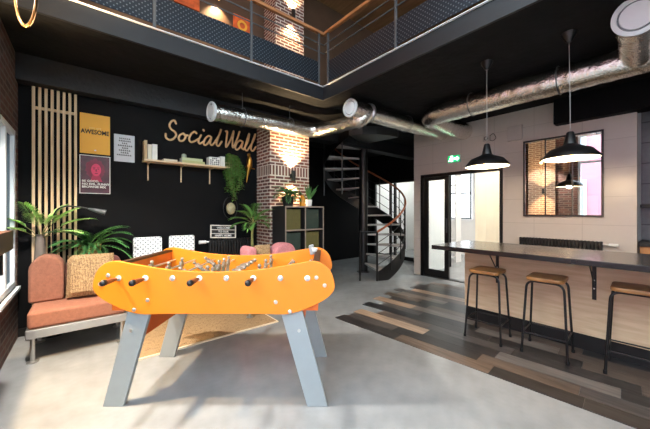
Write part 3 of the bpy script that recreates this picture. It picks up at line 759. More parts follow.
# ------------------------------------------------------------------ plants
def frond(mb, sm, base, az, el, L, droop, nl, ll, lw, start=.25, r0=.005, up=.25):
    P_ = [Vector(base)]; n = 14
    for i in range(n):
        t_ = i/n; e = el-droop*t_**1.3; P_.append(P_[-1]+Vector((math.cos(az)*math.cos(e), math.sin(az)*math.cos(e), math.sin(e)))*L/n)
    sm.tube(P_, [r0*(1-.8*i/n) for i in range(n+1)], 5)
    side = Vector((-math.sin(az), math.cos(az), 0))
    for k in range(nl):
        t_ = start+(1-start)*(k+.5)/nl; i = min(int(t_*n), n-1); p = P_[i].lerp(P_[i+1], t_*n-i); d_ = (P_[i+1]-P_[i]).normalized(); nrm = side.cross(d_)*-1
        l_ = ll*(.45+.55*math.sin(math.pi*min(1, (1-t_)*.9+.12)))
        for s in (-1, 1):
            leaf(mb, p, side*s*.8+d_*(.55+.5*t_)+nrm*up*-.0+Vector((0, 0, up)), Vector((0, 0, 1)), l_, lw, .12, .22)
    leaf(mb, P_[-1], P_[-1]-P_[-2], Vector((0, 0, 1)), ll*.6, lw, .1, .2)
vs = thing('floor_vase', 'tall slim grey brown vase with an airy palm before the wood slats', 'potted plant', (-.385, 4.55, 0))
MB().lathe([(0, 0), (.045, 0), (.055, .05), (.06, .5), (.052, .9), (.04, 1.08), (.034, 1.14), (.03, 1.14), (.034, 1.08), (.03, 1.0), (0, 1.0)], (0, 0, 0), 24).build('vase', mat('vase_glaze', (122, 112, 104), .4, var=.15), vs, smooth=True)
f = MB(); s2 = MB(); r_ = random.Random(11)
for az, el, L in ((178, 58, .42), (-10, 66, .50), (-60, 56, .46), (-95, 66, .40), (20, 80, .46), (-30, 28, .46), (-150, 44, .34), (-120, 78, .48), (-15, 46, .52)):
    frond(f, s2, (r_.uniform(-.01, .01), r_.uniform(-.01, .01), 1.08), R(az), R(el), L*.95, R(46), 11, .15, .024, .42)
f.build('foliage', LEAF, vs); s2.build('stems', STEM, vs)

st = thing('plant_stand', 'wooden tripod stand that carries the fern basket', 'plant stand', (.045, 4.535, 0))
MB().lathe([(0, .78), (.11, .78), (.11, .80), (0, .80)], (0, 0, 0), 24).build('top', DARKWOOD, st)
for a in (30, 150, 270): MB().tube([(.06*math.cos(R(a)), .06*math.sin(R(a)), .78), (.085*math.cos(R(a)), .085*math.sin(R(a)), .001)], .011, 10).build('leg', DARKWOOD, st, smooth=True)
bk = thing('fern_basket', 'woven basket of dark green fern behind the terracotta armchair', 'potted plant', (.045, 4.535, .8005))
MB().lathe([(0, 0), (.085, 0), (.10, .06), (.11, .16), (.115, .20), (.108, .20), (.10, .15), (0, .15)], (0, 0, 0), 28).build('basket', BASKET, bk, smooth=True)
f = MB(); s2 = MB(); r_ = random.Random(21)
for k in range(26):
    az = -math.pi*r_.random()*1.0+r_.uniform(-.2, .2); el = r_.uniform(10, 70)
    xs = .52 if abs(math.cos(az)) > .6 else .32
    frond(f, s2, (r_.uniform(-.03, .03), -.02+r_.uniform(-.03, .03), .16), az, R(el), r_.uniform(.6, 1)*xs, R(70), 12, .10, .024, .22)
f.build('foliage', LEAFDK, bk); s2.build('stems', LEAFMID, bk)

pp = thing('potted_palm', 'small palm with a bare stem between radiator and brick pier', 'potted plant', (1.995, 4.20, .0005))
MB().lathe([(0, 0), (.08, 0), (.105, .28), (.095, .28), (.08, .22), (0, .22)], (0, 0, 0), 28).build('pot', BASKET, pp, smooth=True)
MB().tube(catmull([(0, 0, .2), (.015, 0, .6), (0, 0, 1.0), (.02, 0, 1.22)], 5), [.03, .028, .027, .026, .025, .024, .024, .023, .022, .022, .02, .02, .02, .02, .018, .018], 12).build('trunk', STEM, pp, smooth=True)
f = MB(); s2 = MB(); r_ = random.Random(31)
for az, el, L in ((180, 35, .34), (165, 15, .30), (-160, 55, .34), (120, 78, .34), (-100, 76, .36), (-60, 55, .38), (-20, 50, .22), (0, 50, .18), (20, 55, .18), (-80, 30, .36), (-130, 10, .3), (-50, 15, .22), (70, 70, .22)):
    frond(f, s2, (.02, 0, 1.2), R(az), R(el), L, R(50), 11, .15, .024, .3)
f.build('foliage', LEAFMID, pp); s2.build('stems', STEM, pp)

# arc reading lamp
al = thing('arc_lamp', 'thin black arched reading lamp with a small cone shade behind the armchair', 'lamp', (-.27, 4.47, 0))
MB().lathe([(0, 0), (.07, 0), (.07, .015), (.012, .022), (0, .022)], (-.27, 4.47, .001), 24).build('base', BLACK, al, world=True, smooth=True)
MB().tube(catmull([(-.27, 4.47, .02), (-.275, 4.47, .9), (-.28, 4.46, 1.25), (-.25, 4.45, 1.40), (-.17, 4.44, 1.452), (-.06, 4.43, 1.448), (.04, 4.42, 1.425)], 8), .008, 10).build('arm', BLACK, al, world=True, smooth=True)
MB().tube([(.03, 4.42, 1.427), (.09, 4.41, 1.41), (.19, 4.40, 1.38)], [.01, .022, .036], 20).build('shade', mat('lamp_grey', (74, 78, 80), .5), al, world=True, smooth=True)

# ------------------------------------------------------------------ cubby shelf 2 x 4 with bins
SX, SY = 2.33, 3.78
cb = thing('cubby_shelf', 'dark cubby shelf with pale edges beside the brick pier', 'shelf unit', (SX, SY, 0))
EDGE = mat('shelf_edge', (124, 114, 104), .5, var=.05); SHDK = mat('shelf_black', (30, 30, 32), .5)
def panel(nm, x0, x1, z0, z1):
    m_ = MB(); m_.box(x0, x1, .004, .39, z0, z1); m_.m = 1; m_.box(x0, x1, 0, .004, z0, z1); m_.build(nm, [SHDK, EDGE], cb)
Zs = [0, .36, .725, 1.09, 1.455]
for x in (0, .365, .73): panel('side_panel' if x != .365 else 'divider', x, x+.022, 0, 1.477)
for z in Zs:
    for x in (.022, .387): panel('shelf_board', x, x+.343, z, z+.022)
MB().box(.001, .751, .385, .392, 0, 1.477).build('back_panel', SHDK, cb)
OLIVE = mat('olive_bin', (84, 80, 40), .8, var=.1, scale=30); GRNDK = mat('dark_green_bin', (36, 52, 45), .8, var=.1, scale=30)
def bin_(label, x, z, m):
    t = thing('storage_bin', label, 'storage bin', (x, SY+.03, z), 0, 'bins in the cubby shelf')
    b = MB().box(0, .27, 0, .30, 0, .006).box(0, .27, 0, .008, .006, .31).box(0, .27, .292, .30, .006, .31).box(0, .008, .008, .292, .006, .31).box(.262, .27, .008, .292, .006, .31)
    b.build('body', m, t); MB().box(-.002, .272, -.003, -.0005, .296, .312).build('hem', m, t); return t
bin_('olive bin in the top compartment of the cubby shelf under the bushy plant', SX+.03, Zs[3]+.0225, OLIVE)
bin_('dark green bin in the top compartment of the cubby shelf under the spiky plant', SX+.395, Zs[3]+.0225, GRNDK)
bin_('dark green bin in the second compartment down, under the olive bin', SX+.03, Zs[2]+.0225, GRNDK)
bin_('olive bin in the second compartment down, under the dark green bin', SX+.395, Zs[2]+.0225, OLIVE)
# on top of the cubby shelf
t = thing('bushy_plant', 'bushy dark plant in a black pot on top of the cubby shelf', 'potted plant', (SX+.16, SY+.17, 1.4775))
MB().lathe([(0, 0), (.075, 0), (.10, .15), (.09, .15), (.075, .11), (0, .11)], (0, 0, 0), 24).build('pot', BLACKM, t, smooth=True)
f = MB(); s2 = MB(); r_ = random.Random(41)
for k in range(34):
    az = r_.uniform(0, 6.28); frond(f, s2, (r_.uniform(-.03, .03), r_.uniform(-.03, .03), .12), az, R(r_.uniform(25, 85)), r_.uniform(.2, .34), R(105), 10, .075, .026, .25, .003)
f.build('foliage', LEAFDK, t); s2.build('stems', LEAFDK, t)
t = thing('amber_jar', 'amber yellow glass jar on the cubby shelf between two plants', 'jar', (SX+.42, SY+.15, 1.4775))
MB().lathe([(0, 0), (.04, 0), (.045, .02), (.045, .13), (.03, .155), (.03, .175), (0, .175)], (0, 0, 0), 20).build('body', mat('amber', (222, 150, 36), .25), t, smooth=True)
MB().lathe([(0, .175), (.034, .175), (.034, .195), (0, .195)], (0, 0, 0), 20).build('lid', mat('amber_lid', (190, 130, 50), .5), t)
t = thing('spiky_plant', 'thin leaved plant in a white pot at the stair end of the cubby shelf', 'potted plant', (SX+.56, SY+.16, 1.4775))
MB().lathe([(0, 0), (.045, 0), (.055, .11), (.048, .11), (.04, .08), (0, .08)], (0, 0, 0), 22).build('pot', WHITE, t, smooth=True)
f = MB(); r_ = random.Random(51)
for k in range(16):
    az = r_.uniform(0, 6.28); e = R(r_.uniform(50, 88)); leaf(f, Vector((0, 0, .08)), Vector((math.cos(az)*math.cos(e), math.sin(az)*math.cos(e), math.sin(e))), Vector((.3, .3, .5)), r_.uniform(.18, .32), .035, .1, .25)
f.build('foliage', LEAFDK, t)
#NEXT2
# ------------------------------------------------------------------ wall sconces (up and down light)
def sconce(label, x, y, z, h=.17, r=.036, axis='y', power=25, down=.45):
    """cylinder sconce on a wall; axis y: wall behind at +y; axis x: wall behind at -x"""
    t = thing('wall_sconce', label, 'wall lamp', (x, y, z))
    MB().lathe([(r-.006, -h/2+.01), (r-.006, -h/2), (r, -h/2), (r, h/2), (r-.006, h/2), (r-.006, h/2-.01)], (0, 0, 0), 20).build('body', BLACKM, t, smooth=True)
    m_ = MB()
    if axis == 'y': m_.box(-.02, .02, r-.008, r+.045, -.035, .035)
    else: m_.box(-r-.045, -r+.008, -.02, .02, -.035, .035)
    m_.build('mount', BLACKM, t)
    m_ = MB()
    for q in (-1, 1): m_.lathe([(0, q*(h/2-.012)), (r-.007, q*(h/2-.012)), (r-.007, q*(h/2-.016)), (0, q*(h/2-.016))], (0, 0, 0), 18)
    m_.build('bulb', WARM, t)
    for q in (-1, 1):
        L = bpy.data.lights.new('sconce_light', 'SPOT'); L.energy = power*(1 if q > 0 else down); L.color = (1, .70, .38); L.spot_size = R(105); L.spot_blend = .7; L.shadow_soft_size = .025
        o = bpy.data.objects.new('sconce_light', L); COL.objects.link(o); o.parent = t; o.location = (0, 0, q*(h/2-.005))
        o.rotation_euler = (R(180) if q > 0 else 0, 0, 0)
    return t
sconce('black cylinder wall lamp glowing on the lower brick pier above the bushy plant', 2.70, 4.12, 1.99, power=150)
sconce('black cylinder wall lamp glowing on the gallery brick pier', 2.90, 4.42, 4.93, power=55, down=.9)
sconce('black cylinder wall lamp on the gallery boards between two orange pictures', 1.70, 4.84, 4.98, power=70, down=1.)
sconce('added black cylinder fill lamp on the gallery boards beside the window wall, out of view', .45, 4.84, 4.98, power=70, down=1.)  # extra lamp out of view, added to brighten the gallery boards
sconce('black cylinder wall lamp on the window-side brick wall, seen in the mirror', XL+.13, 2.70, 2.06, axis='x', power=380)
for lbl, x0, x1, z0, z1 in (('orange abstract picture on the gallery wall without a yellow ring', 1.05, 1.42, 4.60, 5.25), ('orange picture with a yellow ring on the gallery wall beside the brick pier', 1.98, 2.30, 4.50, 4.82)):
    t = thing('framed_picture', lbl, 'picture', ((x0+x1)/2, 4.9, z0))
    MB().box(x0, x1, 4.895, 4.918, z0, z1).build('canvas', mat('canvas_orange%d' % (x0 > 1.5), (222, 96, 40), .6, var=.45, scale=7), t, world=True)
    if x0 > 1.5: MB().lathe([(.05, -.003), (.09, -.003), (.09, .002), (.05, .002)], ((x0+x1)/2, 4.894, (z0+z1)/2), 26, 'y').build('painted_ring', mat('ring_yellow', (246, 180, 60), .6), t, world=True)

# ------------------------------------------------------------------ ventilation ducts in crinkled foil
def foil(pts, r, name, parent, rad=.28, step=.035, r_end=None, seed=1):
    P_ = densify(fillet(pts, rad, 8), step); n = len(P_); rr_ = random.Random(seed)
    jit = [rr_.uniform(-.012, .012) for _ in range(n)]
    acc = 0; rs = []
    for i in range(n):
        if i: acc += (P_[i]-P_[i-1]).length
        ring = .05 if (acc % .62) < .03 else 0
        k = r*(1+jit[i]+ring)
        if r_end: k *= 1
        rs.append(k)
    m_ = MB().tube(P_, rs, 28)
    m_.v = [(a+rr_.uniform(-1, 1)*.0045, b+rr_.uniform(-1, 1)*.0045, c+rr_.uniform(-1, 1)*.0045) for a, b, c in m_.v]
    return m_.build(name, SILVER, parent, smooth=True, world=True)
def round_vent(c, d, r, parent, name='round_vent'):
    d = Vector(d).normalized(); q = d.to_track_quat('Z', 'Y').to_matrix().to_4x4(); m_ = MB(); m_.M = Matrix.Translation(c) @ q
    m_.lathe([(r*1.0, -.03), (r*1.16, 0), (r*1.16, .012), (r*.93, .022), (r*.88, .0), (r*.80, .0), (r*.78, .016), (0, .022)], (0, 0, 0), 32)
    o = m_.build(name, mat('vent_white', (226, 228, 228), .4, var=.02), parent, smooth=True, world=True)
    g = MB(); g.M = Matrix.Translation(c) @ q; g.lathe([(r*.885, .0012), (r*.80, .0012), (r*.80, .0035), (r*.885, .0035)], (0, 0, 0), 32); g.build('gap_ring', mat('vent_gap', (110, 116, 118), .6), o, world=True)
    return o
def hanger(x, y, z, r, parent):
    MB().cyl((x, y, z+r-.01), (x, y, ZC-.0), .004, seg=6).tube([(x, y+(r+.008)*math.sin(a), z+(r+.008)*math.cos(a)) for a in [2*math.pi*k/20 for k in range(21)]], .005, 6, False).build('hanger', STEEL, parent, world=True)
d1 = thing('air_duct', 'long foil air duct running over the lettering and brick pier to the white wall', 'air duct', (3.0, 4.0, 2.75))
foil([(1.33, 4.0, 2.735), (3.03, 4.0, 2.765), (3.28, 3.12, 2.80), (3.36, 3.08, 2.9)], .115, 'pipe', d1, .2, seed=2)
foil([(3.05, 3.1, 2.925), (3.4, 3.1, 2.93), (5.62, 3.08, 2.96)], .128, 'pipe', d1, .1, seed=3)
MB().lathe([(.128, -.03), (.15, -.01), (.15, .02), (.128, .04)], (3.42, 3.1, 2.93), 28, 'x').build('collar', ALU, d1, world=True, smooth=True)
round_vent((1.315, 4.0, 2.735), (-1, -.12, -.05), .115, d1); round_vent((3.03, 3.1, 2.925), (-1, -.1, -.03), .115, d1)
for x, y, z in ((1.75, 4.0, 2.745), (2.55, 4.0, 2.76), (4.4, 3.09, 2.945)): hanger(x, y, z, .125 if y > 3.5 else .135, d1)
d2 = thing('air_duct', 'thick foil air duct above the bar with a large round vent', 'air duct', (4.3, 1.0, 2.94))
foil([(5.66, 2.65, 2.93), (4.3, 2.65, 2.93), (4.3, -1.9, 2.93)], .152, 'pipe', d2, .32, seed=4)
foil([(4.3, .27, 2.93), (4.0, .26, 2.95), (3.44, .22, 2.965)], .122, 'branch_pipe', d2, .1, seed=6)
round_vent((3.42, .22, 2.967), (-1, -.15, -.10), .132, d2)
for y in (1.9, .9, -.6):
    MB().cyl((4.3, y, 3.07), (4.3, y, ZC), .004, seg=6).tube([(4.3+.162*math.sin(a), y, 2.93+.162*math.cos(a)) for a in [2*math.pi*k/24 for k in range(25)]], .005, 6, False).build('hanger', STEEL, d2, world=True)

# ------------------------------------------------------------------ pendants over the bar
def pendant(label, x, y, zr, lean):
    t = thing('pendant_lamp', label, 'pendant lamp', (x, y, zr), 0, 'pendant lamps over the bar')
    prof = [(.0, .26), (.022, .26), (.03, .25), (.052, .14), (.075, .125), (.165, .088), (.222, .02), (.225, 0), (.219, 0), (.158, .082), (.07, .117), (.0, .12)]
    n = MB(); n.lathe(prof[:8], (0, 0, 0), 36); n.build('shade', BLACK, t, smooth=True)
    n = MB(); n.lathe(prof[7:], (0, 0, 0), 36); n.build('shade_lining', WHITE, t, smooth=True)
    MB().sphere((0, 0, .045), .035, 14).build('bulb', WARM, t, smooth=True)
    MB().cyl((0, 0, .09), (0, 0, .12), .02, seg=14).build('socket', BLACKM, t)
    k = MB(); k.tube(catmull([(0, 0, .255), (lean*.15, 0, .6), (lean, 0, ZC-zr-.05)], 6), .0028, 8); k.build('cord', mat('cord_grey', (170, 168, 164), .6), t, smooth=True)
    MB().lathe([(0, ZC-zr-.09), (.02, ZC-zr-.09), (.06, ZC-zr-.02), (.062, ZC-zr), (0, ZC-zr)], (lean, 0, 0), 22).build('ceiling_rose', BLACK, t, smooth=True)
    L = bpy.data.lights.new('pendant_light', 'POINT'); L.energy = 32; L.color = (1, .72, .42); L.shadow_soft_size = .04
    o = bpy.data.objects.new('pendant_light', L); COL.objects.link(o); o.parent = t; o.location = (0, 0, .005)
    return t
pendant('black barn pendant lamp hanging over the bar in front of the wall mirror', 3.62, .675, 1.905, -.05)
pendant('black barn pendant lamp hanging over the bar in front of the doorway', 3.54, 1.40, 1.905, .0)

# brass loop pendant in the high void by the windows
t = thing('loop_pendant', 'brass oval loop pendant hanging high beside the window wall', 'pendant lamp', (-.30, 2.72, 2.75))
loop = [(.075*math.sin(a), 0, .26*math.cos(a)) for a in [2*math.pi*k/40 for k in range(41)]]
def loop_at(rz): 
    M = Matrix.Rotation(R(rz), 4, 'Z'); return [M @ Vector(p) for p in loop]
MB().tube(loop_at(-40), .0075, 8, False).build('loop', AGED, t, smooth=True).location = (0, 0, .12)
MB().tube(loop_at(50), .004, 8, False).build('inner_loop', AGED, t, smooth=True).location = (0, 0, .12)
MB().cyl((0, 0, .37), (0, 0, ZT-2.75), .004, seg=6).build('cord', BLACK, t)
MB().cyl((0, 0, .26), (0, 0, .372), .018, seg=14).build('socket', AGED, t); MB().sphere((0, 0, .23), .04, 16).build('bulb', WARM, t, smooth=True)
L = bpy.data.lights.new('loop_light', 'SPOT'); L.spot_size = R(124); L.spot_blend = .5; L.energy = 360; L.color = (1, .93, .84); L.shadow_soft_size = .085
o = bpy.data.objects.new('loop_light', L); COL.objects.link(o); o.parent = t; o.location = (0, 0, .185)

# ------------------------------------------------------------------ spiral staircase
CX, CY = 4.98, 4.66; A0 = 240; SW = 325; H_ = 3.06; NS = 14; RO = .92
ss = thing('spiral_staircase', 'black spiral staircase with grey treads behind the brick pier', 'staircase', (CX, CY, 0))
MB().cyl((0, 0, 0), (0, 0, ZC), .10, seg=24).build('centre_pole', BLACK, ss, smooth=True)
MB().lathe([(0, 0), (.15, 0), (.15, .012), (0, .012)], (0, 0, 0), 28).build('base_plate', BLACK, ss)
def hel(t_, r, dz=0.): a = R(A0+SW*t_); return (r*math.cos(a), r*math.sin(a), H_*t_+dz)
for i in range(NS):
    a0 = A0+SW*i/NS; a1 = a0+SW/NS*1.12; z = H_*(i+1)/NS; m_ = MB(); pts = []
    for k in range(6): a = R(a0+(a1-a0)*k/5); pts.append((RO*math.cos(a), RO*math.sin(a)))
    for k in range(5, -1, -1): a = R(a0+(a1-a0)*k/5); pts.append((.07*math.cos(a), .07*math.sin(a)))
    m_.prism(pts, z-.035, z, 'xy'); m_.build('step', GREYSTEP, ss)
N = 110
m_ = MB(); vs = []; 
for i in range(N+1):
    for r, dz in ((RO, -.27), (RO, .05), (RO+.014, .05), (RO+.014, -.27)):
        p = hel(i/N, r, dz+.12); vs.append((p[0], p[1], max(.001, min(ZC-.001, p[2]))))
m_.add(vs, [(i*4+k, i*4+(k+1) % 4, (i+1)*4+(k+1) % 4, (i+1)*4+k) for i in range(N) for k in range(4)]+[(0, 1, 2, 3), (N*4+3, N*4+2, N*4+1, N*4)])
m_.build('outer_stringer', BLACK, ss, smooth=True)
tmax = .66
MB().tube([hel(.0+tmax*i/60, RO+.02, .98) for i in range(61)], .022, 10).build('handrail', mat('handrail_wood', (150, 84, 50), .4, var=.12), ss, smooth=True)
for dz in (.32, .54, .76): MB().tube([hel(tmax*i/60, RO+.02, dz) for i in range(61)], .007, 6).build('mid_rail', BLACK, ss, smooth=True)
for i in range(0, 12):
    p = hel(tmax*i/11, RO+.02, .02); q = hel(tmax*i/11, RO+.02, .98); MB().cyl((p[0], p[1], p[2] if i else 0.001), q, .012 if i else .02, seg=8).build('baluster', BLACK, ss)
# straight guard beside the first step
gp = (-.60, -.36)
p0 = hel(0, RO+.02, .98)
g_ = (RO*math.cos(R(219)), RO*math.sin(R(219)))
MB().cyl((*g_, .001), (*g_, 1.0), .02, seg=8).cyl((*g_, .98), (p0[0], p0[1], .98), .016, seg=8).build('entry_guard', BLACK, ss)
MB().prism([(.1*math.cos(R(a)), .1*math.sin(R(a))) for a in (275, 205)]+[(RO*math.cos(R(a)), RO*math.sin(R(a))) for a in (205, 222, 240, 258, 275)], ZC-.16, ZC-.001, 'xy').build('landing_plate', STEEL, ss)
for a in (150, 195): MB().cyl((RO*math.cos(R(a)), RO*math.sin(R(a)), 1.75), (RO*math.cos(R(a)), RO*math.sin(R(a)), ZC-.001), .014, seg=8).build('hanging_post', STEEL, ss)

# ------------------------------------------------------------------ gallery railing
gr = thing('gallery_railing', 'gallery railing with wooden handrail, dark bars and perforated metal panels', 'railing', (GX, GY, ZF))
ya, xa = GY+.035, GX+.035
XS = [-.53, .563, 1.653, 2.76]; YS_ = [3.40, 2.147, .90, -.35, -1.6, -2.85]
def post(x, y): MB().box(x-.014, x+.014, y-.014, y+.014, ZF-.02, 4.105).build('post', STEEL, gr, world=True, bevel=.003)
for x in XS: post(x, ya)
for y in YS_: post(xa, y)
MB().box(XL+.001, xa+.025, ya-.025, ya+.025, 4.105, 4.15).build('handrail', RAILWOOD, gr, world=True, bevel=.006)
MB().box(xa-.025, xa+.025, -3.49, ya-.026, 4.105, 4.15).build('handrail', RAILWOOD, gr, world=True, bevel=.006)
for z in (3.83, 3.965):
    MB().cyl((XL+.001, ya, z), (xa, ya, z), .009, seg=8).build('rail', STEEL, gr, world=True); MB().cyl((xa, -3.49, z), (xa, ya, z), .009, seg=8).build('rail', STEEL, gr, world=True)
XP = [XL+.01]+XS; 
for i in range(len(XS)-1): MB().box(XS[i]+.016, XS[i+1]-.016, ya-.003, ya+.003, 3.365, 3.675).build('metal_panel', TREAD, gr, world=True)
for i in range(len(YS_)-1): MB().box(xa-.003, xa+.003, YS_[i+1]+.016, YS_[i]-.016, 3.365, 3.675).build('metal_panel', TREAD, gr, world=True)
MB().box(XL+.001, XS[0]-.016, ya-.003, ya+.003, 3.365, 3.675).build('metal_panel', TREAD, gr, world=True)

# ------------------------------------------------------------------ bar, brackets and stools
br = thing('bar_counter', 'long bar with black worktop, pale plywood front and black plinth', 'bar', (3.85, 0, .0062))
BX = 3.86
MB().box(BX, 4.16, -1.6, 1.80, .165, .935).build('front_panel', BARPLY, br, world=True)
MB().box(BX+.02, 4.14, -1.6, 1.78, .0065, .165).build('plinth', BLACKM, br, world=True)
MB().box(3.27, 4.2, -1.7, 1.93, .936, .985).build('worktop', COUNTER, br, world=True, bevel=.004)
for y in (1.405, .535, -.5):
    k = MB().box(BX-.008, BX-.0005, y-.016, y+.016, .53, .935).box(BX-.38, BX-.008, y-.016, y+.016, .927, .9355)
    k.tube([(BX-.012, y, .68), (BX-.27, y, .927)], .006, 8)
    o = k.build('bracket', BLACK, br, world=True)
    MB().cyl((BX-.012, y, .64), (BX-.006, y, .64), .007, seg=10).cyl((BX-.012, y, .72), (BX-.006, y, .72), .007, seg=10).build('screw', CHROME, o, world=True)
def stool(label, loc, rz):
    t = thing('bar_stool', label, 'bar stool', loc, rz, 'bar stools at the counter')
    o = MB().prism(rounded(.33, .30, .05, 5), .715, .75, 'xy').build('seat', STOOLWOOD, t, bevel=.008)
    for sx in (-1, 1):
        for sy in (-1, 1):
            P_ = fillet([(sx*.115, 0, .704), (sx*.12, sy*.145, .704), (sx*.168, sy*.178, 0.002)], .075, 8)
            l = MB().tube(P_, .0105, 12).build('leg', BLACK, t, smooth=True)
            MB().lathe([(0, 0), (.014, 0), (.014, .03), (0, .03)], (sx*.168, sy*.178, 0.001), 12).build('foot_cap', BLACKM, l)
    z = .20; x, y = .157, .169
    for a, b in (((-x, -y), (x, -y)), ((x, -y), (x, y)), ((x, y), (-x, y)), ((-x, y), (-x, -y))):
        MB().cyl((*a, z), (*b, z), .007, seg=10).build('stretcher', BLACK, t)
    return t
s1 = stool('first bar stool counted from the doorway, at the end of the bar', (3.455, 1.36, .0062), R(4))
dup(s1, (3.53, .835, .0062), R(4), 'second bar stool counted from the doorway, between the two counter brackets')
dup(s1, (3.62, .24, .0062), R(3), 'third bar stool counted from the doorway, past the second counter bracket')

# ------------------------------------------------------------------ white wall: mirror, radiator, door, sign
mr = thing('wall_mirror', 'large black framed mirror divided into panes on the white wall', 'mirror', (XW-.02, 1.175, 1.31)); MIR = mr
Y0, Y1, Z0, Z1 = .686, 1.661, 1.315, 2.555
MB().box(XW-.016, XW-.001, Y0+.01, Y1-.01, Z0+.01, Z1-.01).build('mirror_glass', MIRROR, mr, world=True)
f = MB(); w = .026
f.box(XW-.03, XW-.001, Y0, Y0+w, Z0, Z1).box(XW-.03, XW-.001, Y1-w, Y1, Z0, Z1).box(XW-.03, XW-.001, Y0+w, Y1-w, Z0, Z0+w).box(XW-.03, XW-.001, Y0+w, Y1-w, Z1-w, Z1)
for y in (1.36, 1.03): f.box(XW-.024, XW-.016, y-.008, y+.008, Z0+w, Z1-w)
f.build('frame', BLACK, mr, world=True)
mr.location.x -= .010; mr.rotation_euler = (0, 0, R(.84))
wr = thing('radiator', 'low black radiator with a white valve on the white wall behind the bar', 'radiator', (XW-.06, 1.18, .72))
n = 24; w = (1.705-.69)/n
for i in range(n): MB().box(XW-.10, XW-.03, .69+i*w+.004, .69+(i+1)*w-.004, .42, .97).build('column', BLACKM, wr, world=True, bevel=.008)
MB().box(XW-.085, XW-.045, .69, 1.705, .90, .965).box(XW-.085, XW-.045, .69, 1.705, .44, .5).build('header', BLACKM, wr, world=True)
MB().box(XW-.045, XW-.001, .9, .93, .88, .93).box(XW-.045, XW-.001, 1.45, 1.48, .88, .93).build('bracket', BLACKM, wr, world=True)
MB().box(XW-.08, XW-.05, .8, .83, 0, .42).box(XW-.08, XW-.05, 1.56, 1.59, 0, .42).build('foot', BLACKM, wr, world=True)
MB().cyl((XW-.065, .69, .93), (XW-.065, .63, .93), .012, seg=12).build('pipe_joint', CHROME, wr, world=True, smooth=True)
MB().cyl((XW-.065, .63, .93), (XW-.065, .535, .925), .02, .027, seg=18).build('valve', WHITE, wr, world=True, smooth=True)
tag(MB().box(XW-.045, XW-.001, 1.68, 1.90, 2.60, 2.85).build('access_panel', mat('panel_white', (190, 182, 174), .5, var=.02), bevel=.006), 'square white access panel high on the white wall beside the mirror', 'wall panel')
t = thing('junction_box', 'small white junction box with loose wire loops behind the doorway pendant', 'junction box', (XW-.02, 2.22, 2.72))
MB().box(XW-.04, XW-.001, 2.18, 2.30, 2.67, 2.77).build('box', mat('box_white', (180, 172, 164), .5), t, world=True, bevel=.005)
MB().tube(catmull([(XW-.03, 2.2, 2.75), (XW-.05, 2.12, 2.78), (XW-.04, 2.08, 2.70), (XW-.03, 2.14, 2.66), (XW-.02, 2.19, 2.69)], 6), .005, 6).tube([(XW-.05, 2.24+.03*math.sin(a), 2.72+.03*math.cos(a)) for a in [.3*k for k in range(18)]], .005, 6).build('cable', BLACKM, t, world=True)
ex = thing('exit_sign', 'green lit exit sign with a running figure and arrow above the sliding door', 'exit sign', (XW-.02, 2.84, 2.38))
GRN = mat('exit_green', (40, 170, 110), .4, emit=(30, 190, 110), estr=.9); GLW = mat('exit_white', (225, 255, 240), .4, emit=(215, 255, 235), estr=4.5)
MB().box(XW-.05, XW-.001, 2.72, 2.97, 2.36, 2.505).build('housing', mat('exit_case', (190, 205, 196), .4), ex, world=True, bevel=.004)
MB().box(XW-.053, XW-.0505, 2.73, 2.96, 2.37, 2.495).build('face', GRN, ex, world=True)
xf = XW-.0575
def glyph(name, P_): MB().prism(P_, xf, xf+.004, 'yz').build(name, GLW, ex, world=True)
glyph('arrow', [(2.835, 2.418), (2.775, 2.418), (2.775, 2.39), (2.738, 2.4325), (2.775, 2.475), (2.775, 2.447), (2.835, 2.447)])
glyph('doorway', [(2.86, 2.38), (2.868, 2.38), (2.868, 2.478), (2.905, 2.478), (2.905, 2.486), (2.86, 2.486)])
m_ = MB().prism(blob(2.897, 2.462, .009, .009, 12), xf, xf+.004, 'yz')
for a, b, w in (((2.897, 2.45), (2.905, 2.418), .018), ((2.905, 2.42), (2.89, 2.398), .011), ((2.89, 2.398), (2.895, 2.378), .010), ((2.907, 2.42), (2.93, 2.404), .011), ((2.93, 2.404), (2.943, 2.388), .010), ((2.897, 2.448), (2.876, 2.434), .009), ((2.9, 2.448), (2.925, 2.434), .009)):
    d_ = (Vector(b)-Vector(a)).normalized(); n_ = Vector((-d_.y, d_.x))*w/2; A_, B_ = Vector(a), Vector(b)
    m_.prism([tuple(A_+n_), tuple(B_+n_), tuple(B_-n_), tuple(A_-n_)], xf, xf+.004, 'yz')
m_.build('running_figure', GLW, ex, world=True)
# sliding door
D0, D1, DZ = 1.98, 3.60, 2.18
f = MB(); f.box(XW-.02, XW+.10, D0, D0+.05, 0, DZ).box(XW-.02, XW+.10, D1-.05, D1, 0, DZ).box(XW-.02, XW+.10, D0+.05, D1-.05, DZ-.06, DZ)
f.box(XW+.0, XW+.12, D0+.05, D1-.05, 0, .012)
o = struct('door_1', f, BLACK)
f = MB(); a, b = 2.99, 3.54; f.box(XW+.03, XW+.07, a, a+.09, .0125, DZ-.062).box(XW+.03, XW+.07, b-.09, b, .0125, DZ-.062).box(XW+.03, XW+.07, a+.09, b-.09, DZ-.13, DZ-.062).box(XW+.03, XW+.07, a+.09, b-.09, .0125, .16)
lf = f.build('sliding_leaf', BLACK, o); MB().quad((XW+.05, a+.08, .15), (XW+.05, b-.08, .15), (XW+.05, b-.08, DZ-.12), (XW+.05, a+.08, DZ-.12)).build('glass', GLASS, lf)
MB().box(XW+.022, XW+.03, a+.03, a+.055, .95, 1.25).build('handle', STEEL, lf)
